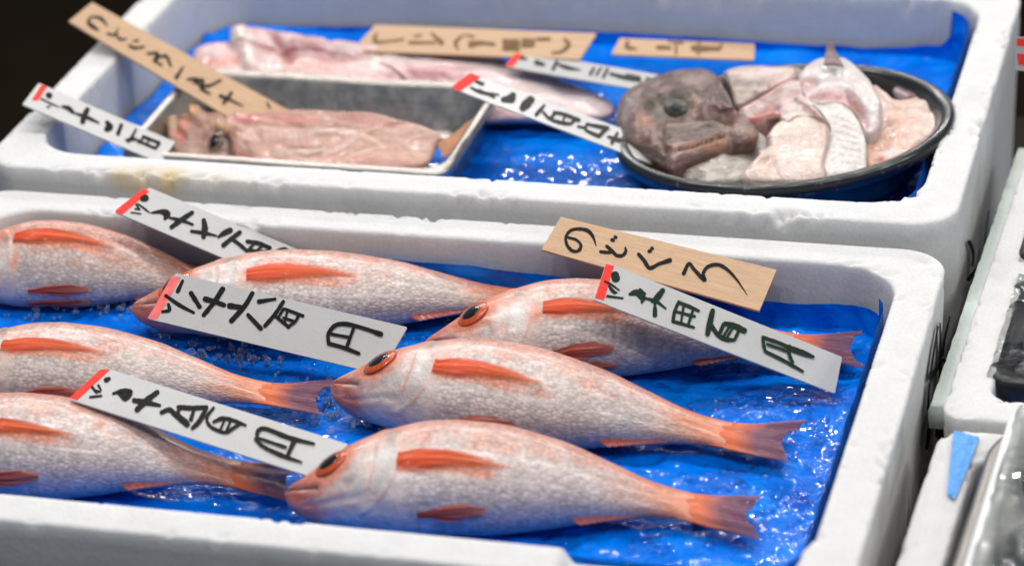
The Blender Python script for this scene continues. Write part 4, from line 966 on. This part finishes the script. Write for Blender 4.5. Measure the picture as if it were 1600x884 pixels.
o = piece('fish_piece', zB([(485,358),(540,398),(620,396),(700,392),(780,412),(840,482),(880,572),(902,662),(912,745),(900,800),(840,830),(760,840),(650,840),(635,740),(665,660),(680,572),(650,512),(600,442),(540,412)]), .001, .0035, SCALY,
     cl((.72, .665, .615), [((.62, .57, .53), 150, .10, .6), ((.26, .24, .23), (70, 30, 40), .34, .5)], [(zB([(490,358),(545,402),(610,445)]), 3, (.78,.72,.69), .9)] + [(zB([(700 + 8*k,470 + 46*k),(760 + 12*k,490 + 44*k),(830 + 8*k,520 + 40*k)]), 1.3, (.46,.42,.39), .5) for k in range(7)], 24),
     [(zB([(490,360),(545,404),(610,448),(660,530)]), 4, .003)] + [(zB([(700 + 8*k,470 + 46*k),(760 + 12*k,490 + 44*k),(830 + 8*k,520 + 40*k)]), 2., -.0007) for k in range(7)], 24, fr=160.)
tag(o, 'white slice of fish with rough scaly skin at the front of the black tray', 'fish piece', PG)
o = piece('fish_piece', zB([(305,640),(300,605),(340,552),(400,502),(450,468),(540,458),(600,474),(650,524),(678,574),(660,662),(640,745),(642,810),(640,850),(560,860),(350,860),(175,860),(190,785),(265,715),(310,700)]), .004, .005, FLESH,
     cl((.66, .505, .435), [((.70, .57, .51), 40, .05, .8), ((.62, .46, .39), (90, 40, 60), .18, .5)], [(zB([(640,500),(670,590),(640,760)]), 6, (.58,.40,.38), .75), (zB([(250,750),(330,720)]), 10, (.56,.38,.29), .6), (zB([(200,820),(330,800)]), 9, (.62,.45,.38), .6), (zB([(420,520),(540,500)]), 10, (.70,.57,.49), .6)], 25),
     [(zB([(320,720),(340,640),(420,560)]), 8, .0015), (zB([(270,730),(330,720),(350,830)]), 6, -.0022), (zB([(480,650),(600,640)]), 14, -.0015), (zB([(640,520),(665,600),(640,760)]), 5, .0012)], 25, wd=.3)
tag(o, 'smooth pale fillet piece beside the brown fish head', 'fish piece', PG)
o = piece('fish_piece', zA([(485,790),(560,735),(700,685),(820,630),(900,560),(1000,510),(1080,560),(1110,640),(1090,720),(1010,800),(960,860),(700,870),(560,850)]), -.001, .003, SCALY,
     cl((.46, .41, .36), [((.62, .56, .50), 150, .02, .9), ((.17, .14, .12), (60, 90, 60), .18, .7)], [(zA([(880,470),(960,540),(900,570)]), 14, (.38,.22,.16), .7), (zA([(980,640),(1020,690)]), 10, (.15,.12,.10), .7), (zA([(1060,600),(1090,660)]), 6, (.70,.66,.62), .7), (zA([(560,790),(680,720)]), 3, (.20,.13,.10), .6)], 26),
     [(zA([(560,800),(700,730),(800,680)]), 6, .002), (zA([(860,600),(980,640),(1010,720)]), 7, -.0022)], 26, fr=130.)
tag(o, 'silvery scaled throat piece in front of the brown fish head', 'fish piece', PG)
hc = P(1060, 200, .12); bh = empty('severed_bream', tuple(hc)); tag(bh, 'dark brown fish head with cloudy eye and bronze jaw in the black tray', 'fish head')
HB = (.115, .055, .040)
piece('head', zA([(60,440),(72,340),(110,270),(200,212),(300,170),(420,138),(520,116),(620,106),(700,118),(765,158),(805,210),(845,280),(865,360),(880,425),(930,455),(1010,490),(1050,540),(980,590),(830,632),(700,690),(560,740),(440,790),(375,755),(300,705),(200,640),(130,590),(80,520)]), .006, .007, BREAM,
     cl(HB, [((.185, .10, .08), 70, .06, .7), ((.07, .038, .029), (90, 60, 90), .16, .8), ((.28, .165, .135), (120, 90, 90), .26, .6)],
        [(zA([(80,480),(100,380),(140,300)]), 14, (.16,.125,.125), .7), (zA([(290,330),(400,290),(540,300)]), 12, (.050,.042,.030), .9), (zA([(320,400),(430,410),(540,400)]), 6, (.10,.08,.06), .7), (zA([(230,430),(270,450)]), 9, (.36,.15,.075), .8), (zA([(340,310),(350,350)]), 5, (.26,.22,.18), .7),
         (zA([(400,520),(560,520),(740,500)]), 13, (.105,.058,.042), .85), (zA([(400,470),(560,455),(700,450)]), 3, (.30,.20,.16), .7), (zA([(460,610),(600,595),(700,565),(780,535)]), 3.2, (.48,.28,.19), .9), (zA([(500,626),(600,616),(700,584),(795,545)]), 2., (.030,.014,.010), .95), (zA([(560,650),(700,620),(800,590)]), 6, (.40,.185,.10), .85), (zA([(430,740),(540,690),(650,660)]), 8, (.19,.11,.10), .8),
         (zA([(290,520),(310,540)]), 9, (.25,.155,.15), .7), (zA([(150,600),(260,640),(380,710)]), 5, (.06,.032,.03), .8), (zA([(700,360),(800,350),(860,400)]), 9, (.25,.14,.13), .75), (zA([(620,430),(760,435),(850,450)]), 5, (.09,.05,.045), .75), (zA([(580,290),(620,300)]), 5, (.40,.25,.18), .7), (zA([(560,150),(700,150)]), 8, (.28,.18,.16), .6), (zA([(870,470),(960,520),(1010,540)]), 10, (.36,.23,.175), .7)], 30),
     [(zA([(280,320),(420,290),(550,310)]), 9, -.0035), (zA([(280,255),(420,232),(570,258)]), 8, .0022), (zA([(300,415),(420,425),(560,415)]), 6, .0018), (zA([(390,500),(560,490),(740,470)]), 12, .0028), (zA([(385,470),(368,560),(395,650)]), 3.5, -.0022), (zA([(430,630),(600,600),(700,570),(790,535)]), 4, .0020), (zA([(500,628),(600,618),(700,586),(795,547)]), 2.6, -.0042), (zA([(430,745),(540,695),(680,640),(800,600)]), 8, .0035), (zA([(480,800),(600,735),(760,660)]), 4, -.003),
      (zA([(290,530)]), 10, .0022), (zA([(290,530)]), 3, -.002), (zA([(150,610),(260,650),(380,715)]), 5, -.003), (zA([(660,390),(780,350),(860,380),(880,430)]), 7, .0034), (zA([(620,435),(760,438),(850,455)]), 4, -.003), (zA([(765,190),(835,285),(860,350)]), 4, -.002), (zA([(600,290),(700,300)]), 14, .0015), (zA([(180,480),(210,420)]), 8, .0018)], 30, bh, .4, .0020, 90, .022, 240, 60)
ecx = zA([(468, 345)])[0]
ec = P(ecx[0], ecx[1], .1442); en = unit(np.array([.0, -.62, .78]))
e2 = dome_part('eye', ec, en, np.array([1., 0, .1]), .0058, .0026, -.0010, 1.35, IRISG, bh)
dome_part('pupil', ec + np.array([.0008, 0, 0]), en, np.array([1., 0, .1]), .0034, .0016, .0008, 1.2, PUPILG, e2)

ZOFF = 0.
# ------------------------------------------------------------------ right-hand boxes: wrapped packs and deep tray
def rot2(x, y, cx, cy, a): return cx + (x - cx)*math.cos(a) - (y - cy)*math.sin(a), cy + (x - cx)*math.sin(a) + (y - cy)*math.cos(a)
DARKT = m_plain('black_pack_tray', (.012, .012, .013), .3)
DFISH = m_flesh('dark_striped_fish', .28, 200., .7, .002, .05)
def wrapped_pack(label, x0, x1, y0, y1, z0, h, yaw, traymat, cling, seed, white=False):
    cx, cy = (x0 + x1)/2, (y0 + y1)/2
    root = empty('wrapped_pack', (cx, cy, z0)); tag(root, label, 'fish pack', 'cling wrapped packs')
    e = .008
    rings = [(.008, z0, .012), (.002, z0 + h*.7, .014), (0, z0 + h*.86, .014), (.0008, z0 + h*.945, .014), (.0030, z0 + h*.955, .0135), (.0085, z0 + h*.95, .013), (.0105, z0 + h*.6, .012), (.014, z0 + h*.25, .010), (.02, z0 + h*.2, .008)]
    V, F, _ = shell(x0, x1, y0, y1, rings, 30, 24, 8, yaw); mesh('tray', V, F, traymat, root)
    for k in range(3):
        yy = y0 + (y1 - y0)*(.22 + .28*k); n, m = 40, 20; V = []; cs = []
        for i in range(n):
            u = i/(n - 1); x = x0 + .014 + (x1 - x0 - .028)*u; r = max(.16*math.sin(math.pi*min(u*1.02 + .02, 1))**.6, .01)*(y1 - y0)
            for j in range(m):
                a = 2*math.pi*j/m; X, Y = rot2(x, yy + r*math.cos(a), cx, cy, yaw); Z = z0 + h*.62 + min(r, h*.40)*math.sin(a); V.append((X, Y, Z))
        V = np.array(V); st = np.sin(V[:, 0]*420 + 3*fbm(V*50, seed))*.5 + .5
        c = mixc(np.tile(np.array((.20, .21, .20) if not white else (.07, .075, .068)), (len(V), 1)), (.025, .04, .045), st*.9)
        c = mixc(c, (.45, .44, .40), sst(.05, .3, fbm(V*np.array([70, 25, 60]), seed + k))*(.85 if white else .5))
        mesh('fish', V, gridf(n, m, False, True), DFISH, root, c, sm=np.ones(len(V)))
    nx, ny = 110, 110; V = []
    for i in range(nx):
        for j in range(ny):
            u, v = i/(nx - 1)*2 - 1, j/(ny - 1)*2 - 1
            d = max(abs(u), abs(v)); X = cx + u*(x1 - x0)/2*1.012; Y = cy + v*(y1 - y0)/2*1.012
            V.append((*rot2(X, Y, cx, cy, yaw), z0 + h*.98 + h*.16*(1 - d*d) - h*.75*max(0, (d - .93)/.07)**2))
    V = np.array(V); V[:, 2] += .0045*np.clip(.22 - np.abs(fbm(V*np.array([34, 80, 1]) + 1.2*fbm(V*20, seed + 8)[..., None], seed + 2, 3)), 0, 1)*3 + .0012*fbm(V*150, seed + 4)
    mesh('cling_film', V, gridf(nx, ny), cling, root)
    return root
wrapped_pack('dark fish pack under shiny cling film, the nearer of two at the right edge', .031, .155, -.098, .020, .078, .028, -.03, DARKT, CLINGD, 3)
wrapped_pack('dark fish pack under shiny cling film, the farther of two at the right edge', .033, .157, .036, .15, .078, .030, -.03, DARKT, CLINGD, 9)
def cl_r(x, y, gx, gy): return np.full_like(x, .085)
s3 = film_sheet('plastic_sheet', .036, .39, -.118, .18, .074, cl_r, .012, 41, .006)
tag(s3, 'dark blue plastic sheet under the wrapped dark fish packs', 'plastic sheet', 'blue plastic liners')
kl = NT('thin_blue_polythene'); kl.setp(Base_Color=(.012, .24, .66), Roughness=.35, Normal=kl.bump(kl.noise(kl.obj(), 120., 4), .003, .6)); LFILM = kl.m
s4 = fin_sheet('plastic_sheet', [P(1490, 672, .1072), P(1487, 700, .1072), P(1483, 735, .1072), P(1480, 770, .1072)], [P(1530, 681, .1066), P(1520, 712, .1064), P(1507, 744, .1064), P(1491, 780, .1066)], LFILM, None, .0006, 24)
tag(s4, 'scrap of light blue plastic sheet beside the deep steel tray', 'plastic sheet', 'blue plastic liners')
DULL = m_metal('dull_aluminium', (.24, .23, .215), .36)
steel_tray('deep dull steel tray in the lower right corner under a cling wrapped pack', .0395, .33, -.44, -.146, .114, .062, .045, -.035, .0085, DULL, .006, .010)
WTRAY = m_plain('white_pack_tray', (.70, .70, .68), .5)
wrapped_pack('white pack of silver fish under crumpled cling film in the deep steel tray', .0475, .25, -.40, -.1585, .094, .036, -.035, WTRAY, CLING, 17, True)
# red and white card standing at the far right
pa = Py_ = None
def Py(px, py, y):
    d = ray(px, py); return CP + d*((y - CP[1])/d[1])
q = [Py(1588, 58, .165), Py(1660, 62, .165), Py(1660, 116, .160), Py(1586, 110, .160)]
card('price_tag', 'red and white tag at the upper right edge, cut by the frame', 'price tag', PT, q, .001, CARD, [(RED, [(0,0),(70,4),(70,16),(0,12)]),(RED, [(0,24),(70,28),(70,44),(2,42)])], None, 1., (1589, 60))

# ------------------------------------------------------------------ crushed ice on the front sheet
def ice_chips(spots):
    V, F = [], []
    t = (1 + 5**.5)/2
    ico = np.array([(-1,t,0),(1,t,0),(-1,-t,0),(1,-t,0),(0,-1,t),(0,1,t),(0,-1,-t),(0,1,-t),(t,0,-1),(t,0,1),(-t,0,-1),(-t,0,1)])/1.9
    fc = [(0,11,5),(0,5,1),(0,1,7),(0,7,10),(0,10,11),(1,5,9),(5,11,4),(11,10,2),(10,7,6),(7,1,8),(3,9,4),(3,4,2),(3,2,6),(3,6,8),(3,8,9),(4,9,5),(2,4,11),(6,2,10),(8,6,7),(9,8,1)]
    for (x, y, rx, ry, n, s) in spots:
        for k in range(n):
            c = P(x + rng.normal()*rx, y + rng.normal()*ry, FB + .004); c[2] = film_z(c[0], c[1]) + .001 + rng.rand()*.003
            r = s*(.25 + .8*rng.rand()**2); b = len(V)
            A = rng.normal(size=(3, 3)); A, _ = np.linalg.qr(A)
            for v in ico: V.append(c + A @ (v*r*np.array([1, .8, .6]))*(1 + .25*rng.normal(size=3)))
            F += [tuple(i + b for i in f) for f in fc]
    return mesh('crushed_ice', V, F, ICE, smooth=False)
ic = ice_chips([(330, 478, 26, 10, 40, .0032), (385, 552, 45, 10, 60, .0034), (300, 525, 30, 6, 20, .003), (500, 612, 16, 12, 40, .0032), (505, 640, 14, 6, 18, .003), (610, 525, 30, 12, 20, .003), (140, 482, 30, 6, 24, .003), (60, 490, 30, 5, 14, .003), (700, 492, 14, 7, 22, .003), (455, 600, 40, 10, 30, .003), (560, 660, 24, 8, 12, .003), (215, 478, 20, 8, 14, .003)])
def water_drops(spots):
    V, F = [], []; m, kk = 4, 9
    for (x, y, rx, ry, n, s) in spots:
        for k in range(n):
            c = P(x + rng.normal()*rx, y + rng.normal()*ry, FB + .002)
            if not (FX[0] + .004 < c[0] < FX[1] - .004 and FY[0] + .004 < c[1] < FY[1] - .004): continue
            c[2] = film_z(c[0], c[1]) - .0002; r = s*(.35 + 1.1*rng.rand()**2); b = len(V); e = 1 + .5*rng.rand(); ph = rng.rand()*3.1
            for i in range(m + 1):
                th = i/m*math.pi/2
                for j in range(kk):
                    f = 2*math.pi*j/kk; dx, dy = r*math.sin(th)*math.cos(f)*e, r*math.sin(th)*math.sin(f)
                    V.append(c + np.array([dx*math.cos(ph) - dy*math.sin(ph), dx*math.sin(ph) + dy*math.cos(ph), r*.55*math.cos(th)]))
            for i in range(m):
                for j in range(kk): F.append((b + i*kk + j, b + (i + 1)*kk + j, b + (i + 1)*kk + (j + 1) % kk, b + i*kk + (j + 1) % kk))
    return mesh('water_drops', V, F, WATER)
kw = NT('clear_water'); _t = kw.n('ShaderNodeBsdfTransparent'); _g = kw.n('ShaderNodeBsdfGlossy', i_Roughness=.05); _f = kw.n('ShaderNodeFresnel', i_IOR=1.33)
_m = kw.n('ShaderNodeMixShader', i_0=_f.outputs[0]); kw.l(_t.outputs[0], _m.inputs[1]); kw.l(_g.outputs[0], _m.inputs[2]); kw.l(_m.outputs[0], kw.o.inputs[0]); WATER = kw.m
wd_ = water_drops([(1230, 640, 90, 34, 380, .0018), (1150, 760, 110, 34, 240, .0022), (1290, 800, 40, 40, 70, .0020), (700, 425, 110, 10, 220, .0013), (820, 428, 40, 8, 80, .0011), (1290, 500, 40, 14, 60, .0012), (1000, 625, 60, 12, 70, .0015), (400, 560, 120, 22, 130, .0015), (250, 490, 140, 14, 110, .0014), (500, 630, 50, 20, 60, .0016), (600, 540, 40, 20, 50, .0014), (560, 810, 120, 12, 60, .002), (950, 850, 90, 12, 60, .002), (1010, 600, 90, 20, 60, .0014)])
tag(wd_, 'water drops glinting on the blue sheet around the red fish', 'water', kind='stuff')
tag(ic, 'clear crushed ice scattered between fish on the blue sheet', 'ice', kind='stuff')
